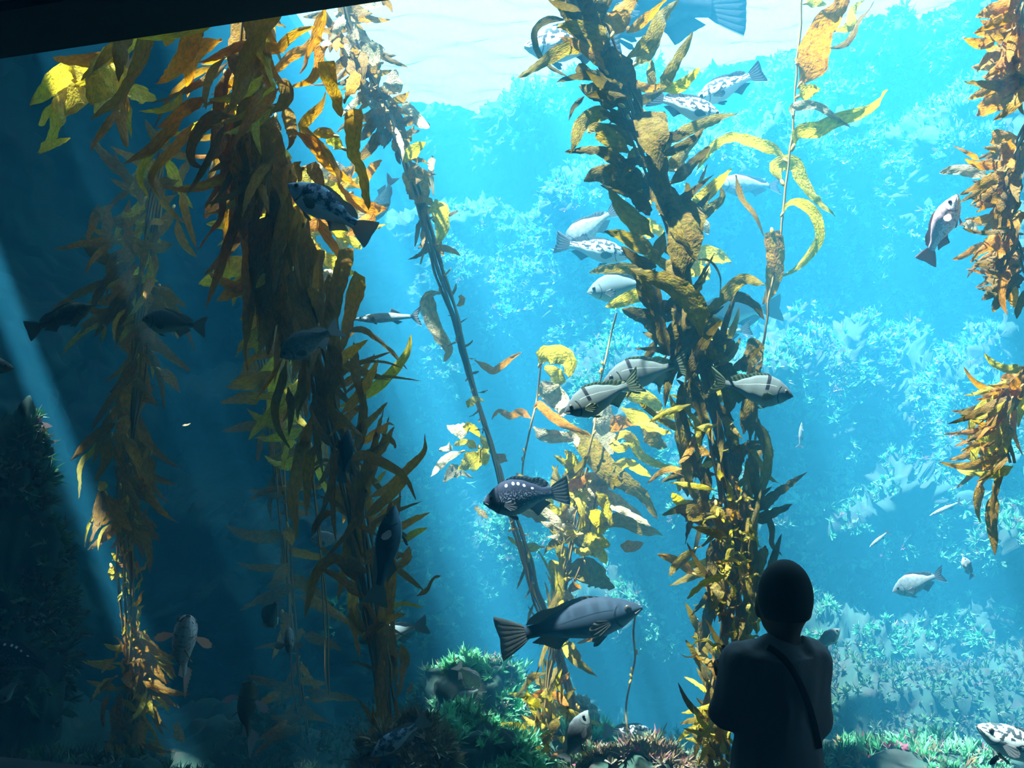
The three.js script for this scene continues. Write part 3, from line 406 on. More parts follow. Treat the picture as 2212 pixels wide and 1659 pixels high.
{ // small sprig
  const k = new Kelp('small pale green kelp sprig floating left of the leaning rope', 6.1, [1052, 960, 1040, 970, 1036, 1000], { stipes: 1, r: 0.004 });
  k.all([[24, 4, [1010, 935, 985, 925, 965, 918]], [14, 3, [1000, 922, 1020, 925, 1040, 945]], [14, 3, [1030, 968, 1005, 955, 980, 962]], [14, 4, [975, 962, 962, 968, 948, 972]], [14, 4, [1000, 975, 970, 985, 950, 1005, 930, 1030]], [18, 4, [990, 1005, 975, 1020, 958, 1042]], [9, 4, [980, 1030, 1000, 1024, 1024, 1034]], [22, 3, [1025, 975, 1010, 1000, 990, 1015]], [18, 3, [1035, 965, 1045, 985, 1044, 1004]], [20, 3, [1030, 975, 1028, 1000, 1020, 1020]], [12, 3, [1038, 940, 1050, 960, 1046, 985]]]);
}
{ // far column, dim
  const k = new Kelp('dim slender kelp column far behind the tallest plant', 6.7, [555, 700, 570, 800, 590, 950, 610, 1100, 630, 1300, 650, 1500, 660, 1600], { stipes: 4, spread: 0.05, r: 0.007 });
  k.fill(60, 0, 1, [[60, 120], [150, 200], [-20, 30]], [40, 110], [12, 26], [2, 2, 0], { jx: 26, jd: 0.25, curl: 1 });
}
{ // deep left plant
  const k = new Kelp('shaded kelp on the far left with a leafy clump at its foot', 6.1, [350, 330, 330, 450, 315, 600, 300, 740, 285, 880, 275, 1020, 272, 1150, 280, 1300, 285, 1450, 280, 1620], { stipes: 7, spread: 0.06, r: 0.008 });
  k.all([[9, 3, [207, 955, 196, 978, 180, 992, 171, 1015, 172, 1045, 170, 1078]], [5, 3, [216, 1096, 200, 1118, 188, 1145, 183, 1182]], [5, 3, [246, 1128, 225, 1142, 214, 1165, 212, 1190]], [6, 1, [250, 1152, 228, 1162, 214, 1182]], [14, 3, [214, 1040, 222, 1048, 214, 1060]], [14, 3, [215, 1110, 220, 1120, 212, 1130]], [14, 0, [212, 440, 205, 470, 198, 490, 188, 520]], [20, 0, [245, 440, 226, 455, 232, 490, 222, 520, 212, 535]], [16, 0, [345, 526, 285, 540, 245, 560, 236, 600, 230, 640]], [24, 3, [330, 535, 315, 550, 312, 570]], [12, 0, [275, 590, 252, 610, 244, 640, 238, 660]], [9, 3, [225, 700, 223, 725, 220, 745]], [9, 3, [292, 698, 272, 715, 258, 750]], [18, 3, [240, 1222, 246, 1240, 250, 1252]], [16, 0, [245, 560, 270, 545, 300, 530]]]);
  k.fill(56, 0, 0.3, [[70, 130], [150, 210]], [50, 120], [12, 24], [0, 2, 3, 0], { jx: 70, jy: 20, jd: 0.35, curl: 1.1 });
  k.fill(70, 0.2, 0.65, [[70, 120], [30, 70], [110, 150]], [50, 120], [12, 24], [2, 2, 0], { jx: 50, jd: 0.35, curl: 0.9 });
  k.fill(60, 0.6, 0.9, [[60, 130], [-120, -60]], [16, 46], [3, 7], [3, 3, 1], { jx: 22, jd: 0.12, wave: 0.8, bulb: false });
  k.fill(80, 0.86, 1.0, [[100, 200], [20, 80], [80, 100]], [30, 75], [8, 16], [3, 0, 3, 2], { jx: 50, jy: 26, jd: 0.25, curl: 1.1 });
  k.fill(14, 0.82, 0.9, [[30, 70]], [60, 110], [16, 28], [2, 0, 3], { jx: 20, jd: 0.2, dz: 0.2 });
}
{ // right edge
  const k = new Kelp('orange kelp cluster hanging in the top right corner', 4.5, [2215, -40, 2200, 40, 2196, 110, 2202, 190], { stipes: 3, r: 0.007 });
  k.all([[17, 1, [2150, 84, 2120, 95, 2082, 83]], [20, 0, [2148, 98, 2144, 115, 2141, 138]], [36, 1, [2215, 160, 2171, 200, 2133, 233, 2109, 249]], [18, 4, [2190, 104, 2171, 142, 2141, 188]], [26, 1, [2165, 0, 2150, 30, 2144, 60]], [26, 1, [2200, 20, 2180, 40, 2165, 62]], [22, 1, [2150, 20, 2155, 60, 2160, 100]]]);
  k.fill(40, 0, 1, [[90, 150], [150, 200]], [40, 85], [14, 26], [1, 0, 2, 1], { jx: 16, jd: 0.15, curl: 1 });
}
{
  const k = new Kelp('ragged orange kelp clump at the right edge beside the rising fish', 4.6, [2225, 260, 2195, 330, 2180, 400, 2185, 470, 2195, 540, 2210, 620], { stipes: 3, r: 0.007 });
  k.all([[18, 4, [2135, 380, 2082, 367, 2050, 368, 2028, 375]], [8, 1, [2115, 345, 2090, 330, 2058, 314]], [22, 1, [2140, 308, 2160, 293, 2200, 297]], [12, 1, [2140, 524, 2105, 538, 2080, 553, 2056, 562]], [14, 1, [2158, 552, 2145, 580, 2130, 610, 2106, 622]], [20, 1, [2130, 425, 2118, 435, 2110, 432]], [18, 4, [2110, 498, 2100, 488, 2082, 484]]]);
  k.fill(80, 0.1, 1, [[90, 200], [100, 150]], [40, 90], [12, 24], [1, 0, 2, 2], { jx: 24, jd: 0.2, curl: 1.2 });
}
{
  const k = new Kelp('drooping yellow-brown kelp clump low on the right edge', 4.6, [2225, 790, 2200, 830, 2180, 880, 2170, 940, 2175, 1000], { stipes: 3, r: 0.007 });
  k.fill(60, 0, 1, [[90, 150], [110, 170]], [50, 120], [12, 20], [1, 3, 0, 2], { jx: 20, jy: 14, jd: 0.2, curl: 0.8, sag: -1.5 });
  k.all([[18, 2, [2150, 1060, 2142, 1120, 2150, 1200]], [14, 0, [2120, 1040, 2112, 1090, 2118, 1130]], [16, 3, [2160, 850, 2120, 880, 2098, 920, 2092, 960]], [16, 3, [2170, 890, 2130, 930, 2104, 980, 2108, 1030]], [14, 1, [2190, 820, 2175, 815, 2165, 830]]]);
}
for (const k of plants) k.finish();
function drift(label, x, y, d, w, m, line) {   // loose pieces of blade
  const base = at(x, y, d), P = []; for (let i = 0; i < line.length; i += 2) P.push(at(line[i], line[i + 1], d + 0.02 * i).sub(base));
  const o = mesh(numbered('kelp_scrap'), ribbon(P, w / FPX * d, { blunt: true, tw0: 0.4, tw1: -0.2 }), kelpMat[m], scene); o.position.copy(base); o.userData = { label, category: 'kelp scrap' };
}
drift('pale kelp scrap drifting under the black spotted fish', 1040, 1105, 5.2, 22, 4, [1030, 1092, 1040, 1104, 1052, 1120]);
drift('white kelp scrap drifting right of the leafy clump low on the left', 390, 1588, 5.4, 22, 4, [385, 1560, 386, 1580, 394, 1604]);
drift('tiny white kelp scrap drifting in the dark water on the left', 402, 917, 5.4, 7, 4, [394, 920, 402, 917, 411, 914]);
drift('tiny green kelp scrap drifting before the dense plant', 1561, 972, 4.5, 6, 3, [1550, 974, 1561, 973, 1574, 970]);
/* ---------- fish ---------- */
const curveOf = (pts) => (s) => { for (let i = 1; i < pts.length; i++) if (s <= pts[i][0]) { const [a, b] = [pts[i - 1], pts[i]], t = (s - a[0]) / (b[0] - a[0]); return lerp(a[1], b[1], t * t * (3 - 2 * t) * 0.5 + t * 0.5); } return pts[pts.length - 1][1]; };
const TOPP = { perch: [[0, 0.02], [0.06, 0.3], [0.14, 0.58], [0.25, 0.86], [0.38, 1], [0.55, 0.88], [0.72, 0.56], [0.86, 0.25], [1, 0.2]], bass: [[0, 0.06], [0.08, 0.36], [0.18, 0.66], [0.3, 0.92], [0.42, 1], [0.58, 0.9], [0.74, 0.62], [0.88, 0.34], [1, 0.32]], slim: [[0, 0.06], [0.12, 0.45], [0.28, 0.85], [0.45, 1], [0.65, 0.9], [0.85, 0.5], [1, 0.35]] };
const BOTP = { perch: [[0, 0.04], [0.06, 0.26], [0.16, 0.62], [0.3, 0.95], [0.42, 1], [0.6, 0.8], [0.76, 0.42], [0.88, 0.22], [1, 0.2]], bass: [[0, 0.14], [0.08, 0.44], [0.2, 0.8], [0.34, 1], [0.5, 0.96], [0.66, 0.72], [0.8, 0.42], [0.9, 0.32], [1, 0.32]], slim: [[0, 0.06], [0.12, 0.5], [0.28, 0.9], [0.45, 1], [0.65, 0.85], [0.85, 0.45], [1, 0.35]] };
const WIDP = { perch: [[0, 0.1], [0.1, 0.6], [0.25, 0.95], [0.4, 1], [0.6, 0.75], [0.8, 0.36], [1, 0.12]], bass: [[0, 0.22], [0.1, 0.7], [0.24, 1], [0.42, 1], [0.62, 0.74], [0.82, 0.36], [1, 0.14]], slim: [[0, 0.15], [0.15, 0.7], [0.35, 1], [0.6, 0.9], [0.85, 0.4], [1, 0.2]] };
const mix3 = (a, b, t) => [lerp(a[0], b[0], t), lerp(a[1], b[1], t), lerp(a[2], b[2], t)];
// skin patterns: u from snout to tail, v from belly (0) to back (1); sRGB
const scaleN = (u, v) => 0.93 + 0.09 * Math.sin(u * 260 + Math.floor(v * 60) * 3.1) * Math.sin(v * 188);
const gill = (u, v, c, dark) => { const e = Math.abs(u - (0.25 - 0.35 * (v - 0.45) * (v - 0.45))); return v > 0.08 && v < 0.78 && e < 0.008 ? mix3(c, dark, 0.7) : c; };
const SKIN = {
  bass: (u, v) => { let c = mix3([0.80, 0.86, 0.82], [0.34, 0.38, 0.40], sstep(0.12, 0.42, v + 0.06 * n2(u * 9, v * 5))); c = mix3(c, [0.17, 0.20, 0.24], 0.75 * sstep(0.6, 0.95, v + 0.12 * n2(u * 14, 3))); if (Math.abs(v - 0.62 - 0.05 * Math.sin(u * 5)) < 0.012 && u > 0.25) c = mix3(c, [0.12, 0.14, 0.17], 0.7); return gill(u, v, c, [0.1, 0.1, 0.12]); },
  mottled: (u, v) => { let c = mix3([0.80, 0.92, 0.86], [0.36, 0.44, 0.50], sstep(0.22, 0.5, v + 0.06 * n2(u * 8, v * 6))); const b = n2(u * 7 + 3, v * 3.2) + 0.5 * n2(u * 24, v * 12); c = mix3(c, [0.10, 0.13, 0.19], sstep(0.34, 0.5, v) * sstep(-0.25, 0.25, b)); c = mix3(c, [0.72, 0.80, 0.84], 0.6 * sstep(0.5, 0.8, n2(u * 30, v * 14 + 8)) * sstep(0.4, 0.6, v)); if (u < 0.24) c = mix3(c, [0.45, 0.52, 0.58], 0.6); return gill(u, v, c, [0.1, 0.12, 0.16]); },
  spotted: (u, v) => { let c = mix3([0.62, 0.72, 0.70], [0.10, 0.13, 0.20], sstep(0.08, 0.4, v + 0.05 * n2(u * 10, v * 8))); c = mix3(c, [0.55, 0.64, 0.70], 0.85 * sstep(0.1, 0.45, n2(u * 30, v * 13)) * sstep(0.82, 0.5, v) * sstep(0.18, 0.28, u)); for (const [a, b] of [[0.36, 0.86], [0.46, 0.88], [0.53, 0.88], [0.61, 0.84], [0.72, 0.8]]) c = mix3(c, [0.86, 0.92, 0.95], sstep(0.026, 0.014, Math.hypot((u - a), (v - b) * 0.5))); if (u < 0.22) c = mix3(c, [0.30, 0.36, 0.42], 0.5); return gill(u, v, c, [0.05, 0.06, 0.1]); },
  sargo: (u, v) => { let c = mix3([0.76, 0.82, 0.76], [0.44, 0.48, 0.47], sstep(0.15, 0.55, v)); c = mix3(c, [0.33, 0.37, 0.37], sstep(0.6, 0.95, v)); const k = scaleN(u, v); c = c.map((x) => x * k); const bar = Math.abs(u - 0.40 + 0.05 * (v - 0.8)); c = mix3(c, [0.06, 0.07, 0.10], sstep(0.03, 0.018, bar) * sstep(0.5, 0.58, v)); if (Math.abs(v - 0.7 + 0.12 * (u - 0.4)) < 0.008 && u > 0.28) c = mix3(c, [0.8, 0.84, 0.84], 0.7); if (u < 0.2) c = mix3(c, [0.26, 0.29, 0.31], 0.5 * sstep(0.2, 0.05, u) + 0.3 * v); return gill(u, v, c, [0.03, 0.03, 0.05]); },
  silver: (u, v) => { let c = mix3([0.74, 0.80, 0.78], [0.58, 0.63, 0.65], sstep(0.3, 0.8, v)); const k = scaleN(u, v) * (0.95 + 0.1 * n2(u * 12, v * 5)); c = c.map((x) => x * k); return gill(u, v, c, [0.25, 0.28, 0.3]); },
  grey: (u, v) => { let c = mix3([0.62, 0.76, 0.70], [0.38, 0.45, 0.46], sstep(0.1, 0.5, v)); c = mix3(c, [0.27, 0.32, 0.34], sstep(0.6, 1, v)); const k = scaleN(u, v); return gill(u, v, c.map((x) => x * k), [0.15, 0.18, 0.2]); },
  brown: (u, v) => { let c = mix3([0.36, 0.34, 0.26], [0.20, 0.19, 0.15], sstep(0.2, 0.6, v + 0.1 * n2(u * 9, v * 5))); c = mix3(c, [0.42, 0.44, 0.38], 0.6 * sstep(0.1, 0.5, n2(u * 8 + 5, v * 3)) * sstep(0.5, 0.8, v)); return gill(u, v, c, [0.08, 0.07, 0.05]); },
  rosy: (u, v) => { let c = mix3([0.86, 0.88, 0.84], [0.66, 0.55, 0.56], sstep(0.25, 0.6, v + 0.1 * n2(u * 10, v * 6))); c = mix3(c, [0.50, 0.38, 0.42], 0.6 * sstep(0.1, 0.6, n2(u * 16, v * 9))); return gill(u, v, c, [0.36, 0.22, 0.24]); },
  checker: (u, v) => { let c = [0.84, 0.88, 0.86]; c = mix3(c, [0.22, 0.26, 0.28], sstep(0.0, 0.3, n2(u * 10, v * 4.5) + 0.4 * n2(u * 30, v * 13) + 0.45 * (v - 0.62)) * sstep(0.36, 0.5, v)); return gill(u, v, c, [0.3, 0.34, 0.36]); },
  slate: (u, v) => mix3([0.30, 0.34, 0.36], [0.14, 0.17, 0.20], sstep(0.1, 0.5, v)).map((x) => x * (0.94 + 0.1 * n2(u * 10, v * 6))),
};
const FIN = { bass: [0.10, 0.11, 0.10], mottled: [0.16, 0.17, 0.16], spotted: [0.07, 0.09, 0.11], sargo: [0.20, 0.24, 0.13], silver: [0.22, 0.24, 0.25], grey: [0.14, 0.17, 0.17], brown: [0.07, 0.06, 0.05], rosy: [0.52, 0.24, 0.14], checker: [0.12, 0.14, 0.15], slate: [0.05, 0.07, 0.08] };
const skinMat = {}, finMat = {};
for (const k in SKIN) {
  skinMat[k] = new THREE.MeshPhysicalMaterial({ name: 'fish_skin', map: dataTex(256, 128, (u, v) => SKIN[k](u, v).map((x, i) => ['silver', 'checker', 'sargo'].includes(k) ? x : k === 'spotted' ? x : k === 'bass' ? x * [0.52, 0.66, 0.78][i] : Math.min(1, x * (k === 'mottled' ? 1.5 : 1.2) + 0.06))), roughness: 0.8, specularIntensity: 0.4 });
  finMat[k] = new THREE.MeshPhysicalMaterial({ name: 'fish_fin', color: rgb(...FIN[k]), roughness: 0.9, transmission: 0.35, thickness: 0, side: THREE.DoubleSide });
}
const eyeMat = new THREE.MeshStandardMaterial({ name: 'fish_eye', color: rgb(0.04, 0.037, 0.028), roughness: 0.3 }), pupilMat = new THREE.MeshStandardMaterial({ name: 'fish_pupil', color: rgb(0.006, 0.006, 0.008), roughness: 0.15 }), mouthMat = new THREE.MeshStandardMaterial({ name: 'fish_lip', color: rgb(0.09, 0.09, 0.09), roughness: 0.7 });
const eyeGeo = new THREE.SphereGeometry(1, 12, 8);
const KIND = {   // body form, height and width for a length of 1, fork of the tail
  bass: { f: 'bass', h: 0.27, w: 0.17, fork: 0.12 }, mottled: { f: 'bass', h: 0.33, w: 0.19, fork: 0.06 }, spotted: { f: 'bass', h: 0.37, w: 0.2, fork: 0.04 }, sargo: { f: 'perch', h: 0.36, w: 0.15, fork: 0.42 }, silver: { f: 'perch', h: 0.40, w: 0.15, fork: 0.35 },
  grey: { f: 'perch', h: 0.38, w: 0.16, fork: 0.2 }, brown: { f: 'bass', h: 0.28, w: 0.18, fork: 0.06 }, rosy: { f: 'bass', h: 0.31, w: 0.2, fork: 0.1 }, checker: { f: 'bass', h: 0.30, w: 0.18, fork: 0.14 }, slate: { f: 'bass', h: 0.36, w: 0.22, fork: 0.02 }, pike: { f: 'slim', h: 0.105, w: 0.08, fork: 0.4 },
};
function sheet(nu, nv, f, warp) {   // thin fin, its rays standing out
  const pos = [], uv = [], idx = [];
  for (let i = 0; i <= nu; i++) for (let j = 0; j <= nv; j++) { const p = f(i / nu, j / nv); p.z += (i % 2 ? 0.006 : -0.006) * (j / nv); warp(p); pos.push(p.x, p.y, p.z); uv.push(i / nu, j / nv); if (i < nu && j < nv) { const a = i * (nv + 1) + j, b = a + nv + 1; idx.push(a, b, b + 1, a, b + 1, a + 1); } }
  const g = new THREE.BufferGeometry(); g.setAttribute('position', new THREE.Float32BufferAttribute(pos, 3)); g.setAttribute('uv', new THREE.Float32BufferAttribute(uv, 2)); g.setIndex(idx); g.computeVertexNormals(); return g;
}
const fishGeo = new Map();
function fishParts(kind, skin, bend, spread) {
  const key = [kind, bend.toFixed(2), spread.toFixed(2)].join(); if (fishGeo.has(key)) return fishGeo.get(key);
  const K = KIND[kind], top = curveOf(TOPP[K.f]), bot = curveOf(BOTP[K.f]), wid = curveOf(WIDP[K.f]), H = K.h, Wd = K.w, X = (s) => 0.5 - s * 0.80;
  const warp = (p) => { const q = 0.12 - p.x; if (q > 0) p.z += bend * q * q * 1.6; else p.z += bend * 0.25 * q * q; return p; };
  const N = 26, M = 18, pos = [], uv = [], idx = [];
  for (let i = 0; i <= N; i++) { const s = Math.pow(i / N, 1.25), yt = top(s) * H * 0.52, yb = -bot(s) * H * 0.48, rz = wid(s) * Wd * 0.5; for (let j = 0; j <= M; j++) { const a = j / M * 6.2832 - Math.PI / 2, sn = Math.sin(a), cs = Math.cos(a), y = sn > 0 ? yt * sn : -yb * sn, z = rz * Math.sign(cs) * Math.pow(Math.abs(cs), 0.85), p = warp(V(X(s), y, z)); pos.push(p.x, p.y, p.z); uv.push(s * 0.98 + 0.01, 0.5 + 0.48 * sn); if (i < N && j < M) { const q = i * (M + 1) + j, r = q + M + 1; idx.push(q, q + 1, r + 1, q, r + 1, r); } } }
  const body = new THREE.BufferGeometry(); body.setAttribute('position', new THREE.Float32BufferAttribute(pos, 3)); body.setAttribute('uv', new THREE.Float32BufferAttribute(uv, 2)); body.setIndex(idx); body.computeVertexNormals();
  const ped = top(1) * H * 0.5, slim = K.f === 'slim', TL = slim ? 0.14 : 0.22, TH = slim ? 0.11 : (K.f === 'perch' ? 0.17 : 0.155);
  const tail = sheet(14, 5, (u, v) => { const a = u * 2 - 1, L = TL * (1 - K.fork * (1 - Math.abs(a)) ) * (1 - 0.08 * Math.pow(Math.abs(a), 4)); return V(-0.285 - L * v, a * lerp(ped * 0.95, TH, Math.pow(v, 0.8)), 0); }, warp);
  const [d0, d1] = slim ? [0.62, 0.72] : [0.30, 0.9];
  const dorsal = sheet(24, 3, (u, v) => { const s = lerp(d0, d1, u), b = top(s) * H * 0.52 * 0.96, hh = slim ? 0.05 * (1 - u) : H * (K.f === 'perch' ? 0.13 : 0.16) * (u < 0.55 ? 0.3 + 0.35 * Math.sin(u / 0.55 * Math.PI * 0.8) + 0.08 * Math.sin(u * 75) : 0.4 + 0.75 * Math.sin((u - 0.55) / 0.45 * Math.PI * 0.85)) * sstep(0, 0.06, u) * sstep(1.02, 0.94, u); return V(X(s) - 0.05 * v * (0.4 + u), b + hh * v, 0); }, warp);
  const anal = sheet(10, 3, (u, v) => { const s = lerp(slim ? 0.64 : 0.64, slim ? 0.74 : 0.88, u), b = -bot(s) * H * 0.48 * 0.95, hh = (slim ? 0.04 : H * 0.28) * (1 - 0.6 * u) * sstep(0, 0.12, u); return V(X(s) - 0.07 * v, b - hh * v, 0); }, warp);
  const pec = (side) => sheet(9, 4, (u, v) => { const a = lerp(-0.6, 0.25, u), L = (slim ? 0.07 : 0.16) * (0.55 + 0.45 * Math.sin(u * Math.PI)), s0 = 0.29, b = V(X(s0) , -bot(s0) * H * 0.14, side * wid(s0) * Wd * 0.47); const out = spread; b.x -= L * v * Math.cos(a) * Math.cos(out); b.z += side * L * v * Math.cos(a) * Math.sin(out) ; b.y += L * v * Math.sin(a) + (u - 0.5) * 0.03; return b; }, (p) => p);
  const pel = (side) => sheet(6, 3, (u, v) => { const s0 = lerp(0.33, 0.37, u), b = V(X(s0), -bot(s0) * H * 0.47, side * wid(s0) * Wd * 0.14); const L = (slim ? 0.04 : 0.12) * (0.7 + 0.3 * Math.sin(u * 3)); b.x -= L * v * 0.8; b.y -= L * v * lerp(0.5, 0.25, u); b.z += side * L * v * (0.2 + spread * 0.4); return b; }, (p) => p);
  const lip = tube([V(X(0.075), -H * 0.085, Wd * 0.5 * wid(0.075) * 0.96), V(X(0.012) + 0.004, -H * 0.02, 0.0), V(X(0.075), -H * 0.085, -Wd * 0.5 * wid(0.075) * 0.96)], 0.006, 5, 10);
  const parts = { body, tail, dorsal, anal, pecs: [pec(1), pec(-1)], pels: [pel(1), pel(-1)], lip, eye: [X(0.125), H * 0.52 * top(0.125) * 0.34, Wd * 0.5 * wid(0.125) * 0.93], er: slim ? 0.014 : 0.026 };
  fishGeo.set(key, parts); return parts;
}
function fish(name, label, skin, hx, hy, tx, ty, d, o = {}) {
  const kind = o.kind ?? skin, g = thing(name, label, 'fish', o.group ?? name.replaceAll('_', ' ') + ' in the kelp tank'), head = at(hx, hy, d + (o.dh ?? 0)), tail = at(tx, ty, d + (o.dt ?? 0)), L = head.distanceTo(tail);
  const ax = head.clone().sub(tail).normalize(), up0 = o.up ? V(0, 0, 0).addScaledVector(CR, o.up[0]).addScaledVector(CU, o.up[1]).addScaledVector(CF, -(o.up[2] ?? 0)) : V(0, 1, 0), az = ax.clone().cross(up0).normalize(), ay = az.clone().cross(ax);
  g.quaternion.setFromRotationMatrix(new THREE.Matrix4().makeBasis(ax, ay, az)); if (o.roll) g.quaternion.multiply(new THREE.Quaternion().setFromAxisAngle(V(1, 0, 0), o.roll));
  g.position.lerpVectors(head, tail, 0.5); g.scale.set(L, L * (o.sy ?? 1), L * (o.sz ?? 1));
  const P = fishParts(kind, skin, o.bend ?? 0, o.spread ?? 0.22), fm = o.fin ? new THREE.MeshPhysicalMaterial({ name: 'fish_fin', color: rgb(...o.fin), roughness: 0.9, transmission: 0.35, thickness: 0, side: THREE.DoubleSide }) : finMat[skin];
  mesh('body', P.body, skinMat[skin], g); mesh('tail_fin', P.tail, fm, g); mesh('dorsal_fin', P.dorsal, fm, g); mesh('anal_fin', P.anal, fm, g);
  for (const x of P.pecs) mesh('pectoral_fin', x, fm, g); for (const x of P.pels) mesh('pelvic_fin', x, fm, g);
  if (L > 0.1) { mesh('mouth', P.lip, mouthMat, g); for (const s of [1, -1]) { const e = mesh('eye', eyeGeo, eyeMat, g); e.position.set(P.eye[0], P.eye[1], P.eye[2] * s); e.scale.set(P.er, P.er, P.er * 0.5); const pu = mesh('pupil', eyeGeo, pupilMat, e); pu.position.set(0.05, 0, 0.5 * s); pu.scale.setScalar(0.62); } }
  return g;
}
fish('mottled_fish', 'blue-mottled fish slanting head-up across the tallest kelp', 'mottled', 622, 398, 803, 507, 4.4, { bend: 0.12, up: [0.35, 1] });
fish('silver_perch', 'sunlit silver perch nosing down left before the tallest kelp', 'silver', 604, 772, 738, 702, 4.3, { bend: -0.1, up: [-0.3, 1, 0.5] });
fish('grey_perch', 'grey perch facing left in the dark water left of the tallest kelp', 'grey', 306, 690, 447, 706, 5.0, { up: [0, 1] });
fish('brown_fish', 'dark brown fish tilted up to the right near the left edge', 'brown', 201, 660, 57, 716, 4.9, { up: [-0.25, 1] });
fish('brown_fish', 'dim brown fish cut off by the left edge, level with the light shaft', 'brown', 30, 795, -110, 778, 5.2);
fish('dark_bass', 'large dim dark fish low at the left edge', 'spotted', -40, 1398, 132, 1450, 4.8, { up: [0.2, 1] });
fish('dim_perch', 'barely lit perch below the dim dark fish at the left edge', 'grey', -6, 1520, 46, 1466, 4.95, { up: [-0.7, 0.7] });
fish('rosy_rockfish', 'orange-finned fish swimming up towards the glass in the lower left', 'rosy', 405, 1330, 385, 1478, 4.2, { dh: -0.16, dt: 0.12, up: [-0.1, 0.5, -1], spread: 1.25, bend: -0.15 });
fish('rosy_rockfish', 'dark fish seen from in front, hanging head-up low on the left', 'brown', 540, 1470, 524, 1608, 4.6, { dh: -0.12, dt: 0.14, up: [0.1, 0.5, -1], spread: 1.1, fin: [0.2, 0.16, 0.18], bend: -0.2 });
fish('small_perch', 'small perch with a bright fin seen from behind, above the round pale one', 'grey', 575, 1352, 603, 1290, 5.2, { dh: 0.22, up: [-0.5, 0.9], spread: 0.9 });
fish('small_perch', 'round pale perch seen head-on in the dark water', 'silver', 626, 1392, 622, 1366, 4.9, { dh: -0.14, dt: 0.16, up: [0, 1], spread: 1.3 });
fish('black_rockfish', 'black rockfish with white back spots before the leaning rope', 'spotted', 1044, 1084, 1230, 1060, 5.0, { up: [0.05, 1], bend: 0.08, sy: 1.14 });
fish('big_bass', 'big grey bass facing right above the reef, largest fish low in the middle', 'bass', 1387, 1311, 1073, 1384, 5.05, { up: [-0.15, 1], bend: -0.05 });
const SG = 'silver fish with one dark bar';
fish('barred_fish', 'dark-barred silver fish nosing down left, front one of the overlapping pair', 'sargo', 1219, 892, 1390, 818, 4.76, { up: [-0.3, 1], group: SG, bend: 0.08 });
fish('barred_fish', 'dark-barred silver fish behind the other one of the overlapping pair', 'sargo', 1302, 826, 1494, 782, 4.86, { up: [-0.2, 1], group: SG, bend: -0.08 });
fish('barred_fish', 'dark-barred silver fish facing right beside the dense kelp', 'sargo', 1714, 856, 1528, 822, 4.62, { up: [-0.1, 1], group: SG, bend: 0.06 });
fish('grey_perch', 'grey-green fish facing left, half behind the dense kelp', 'grey', 1268, 632, 1422, 605, 5.4, { up: [-0.1, 1] });
fish('silver_perch', 'white sunlit fish slanting down left, left of the dense kelp', 'silver', 1212, 535, 1342, 445, 6.0, { up: [-0.5, 1], sy: 0.85 });
fish('mottled_fish', 'pale mottled fish just below the white slanting one', 'checker', 1360, 555, 1198, 522, 5.8, { up: [0, 1] });
fish('large_fish', 'large shaded fish high up, half hidden by the top of the dense kelp', 'checker', 1132, 100, 1345, 92, 5.6, { up: [0.05, 1], sy: 1.25 });
fish('giant_bass', 'huge dark blue fish shadow at the top edge above the dense kelp', 'slate', 1230, 10, 1612, 18, 6.2, { up: [0.05, 1], sy: 1.05 });
fish('checkered_bass', 'checkered pale fish heading right, lower one beside the upper dense kelp', 'checker', 1562, 256, 1400, 205, 5.4, { up: [0.3, 1] });
fish('checkered_bass', 'checkered pale fish with its dark tail raised to the right', 'checker', 1500, 220, 1650, 152, 5.65, { up: [-0.35, 1] });
fish('pale_perch', 'faint pale fish between the dense kelp and the slender kelp', 'silver', 1545, 398, 1690, 402, 6.6, { up: [0, 1], sy: 0.75 });
fish('pale_perch', 'faint large fish behind the slender kelp, tail to the right', 'grey', 1480, 690, 1692, 664, 6.4, { up: [0, 1], sy: 0.85 });
fish('pale_perch', 'faint fish low behind the dense kelp, just above the barred one', 'grey', 1500, 735, 1625, 708, 6.2, { up: [0, 1], sy: 0.8 });
fish('rosy_rockfish', 'pinkish fish rising head-up on the right before the rock wall', 'rosy', 2068, 420, 1998, 568, 4.6, { dh: -0.1, dt: 0.1, up: [-0.9, 0.4, -0.7], spread: 1.2, fin: [0.3, 0.12, 0.1] });
fish('barracuda', 'long thin bright fish between the tallest kelp and the leaning rope', 'silver', 763, 690, 924, 682, 5.6, { kind: 'pike', sy: 1.3, sz: 1.2 });
fish('grey_perch', 'grey fish nosing down left before the lower right rocks', 'silver', 1928, 1278, 2042, 1238, 5.4, { up: [-0.3, 1] });
fish('small_perch', 'small silver fish pointing up, right of the fish nosing down', 'silver', 2080, 1203, 2102, 1250, 5.4, { up: [0.8, 0.4] });
fish('grey_perch', 'grey fish rising to the right just beside the child', 'grey', 1815, 1358, 1752, 1414, 5.2, { up: [-0.7, 0.8] });
fish('checkered_bass', 'big pale checkered fish in the bottom right corner', 'checker', 2110, 1567, 2330, 1680, 4.6, { up: [0.4, 1], sy: 0.9 });
fish('small_perch', 'small blue fish under the big checkered one in the corner', 'slate', 2138, 1652, 2162, 1628, 4.4, { up: [-0.5, 0.8] });
fish('striped_bass', 'striped fish standing head-up along the foot of the tallest kelp', 'bass', 852, 1093, 818, 1305, 4.25, { up: [-0.9, 0.1, -0.4], spread: 1.0, bend: 0.15 });
fish('slate_fish', 'dark blue fish nosing down left at the foot of the tallest kelp', 'mottled', 803, 1632, 924, 1552, 4.05, { up: [-0.5, 1], sy: 0.85 });
fish('green_fish', 'green-lit fish half behind the tallest kelp, tail to the right', 'grey', 775, 1388, 926, 1348, 5.45, { up: [-0.2, 1], sy: 0.85 });
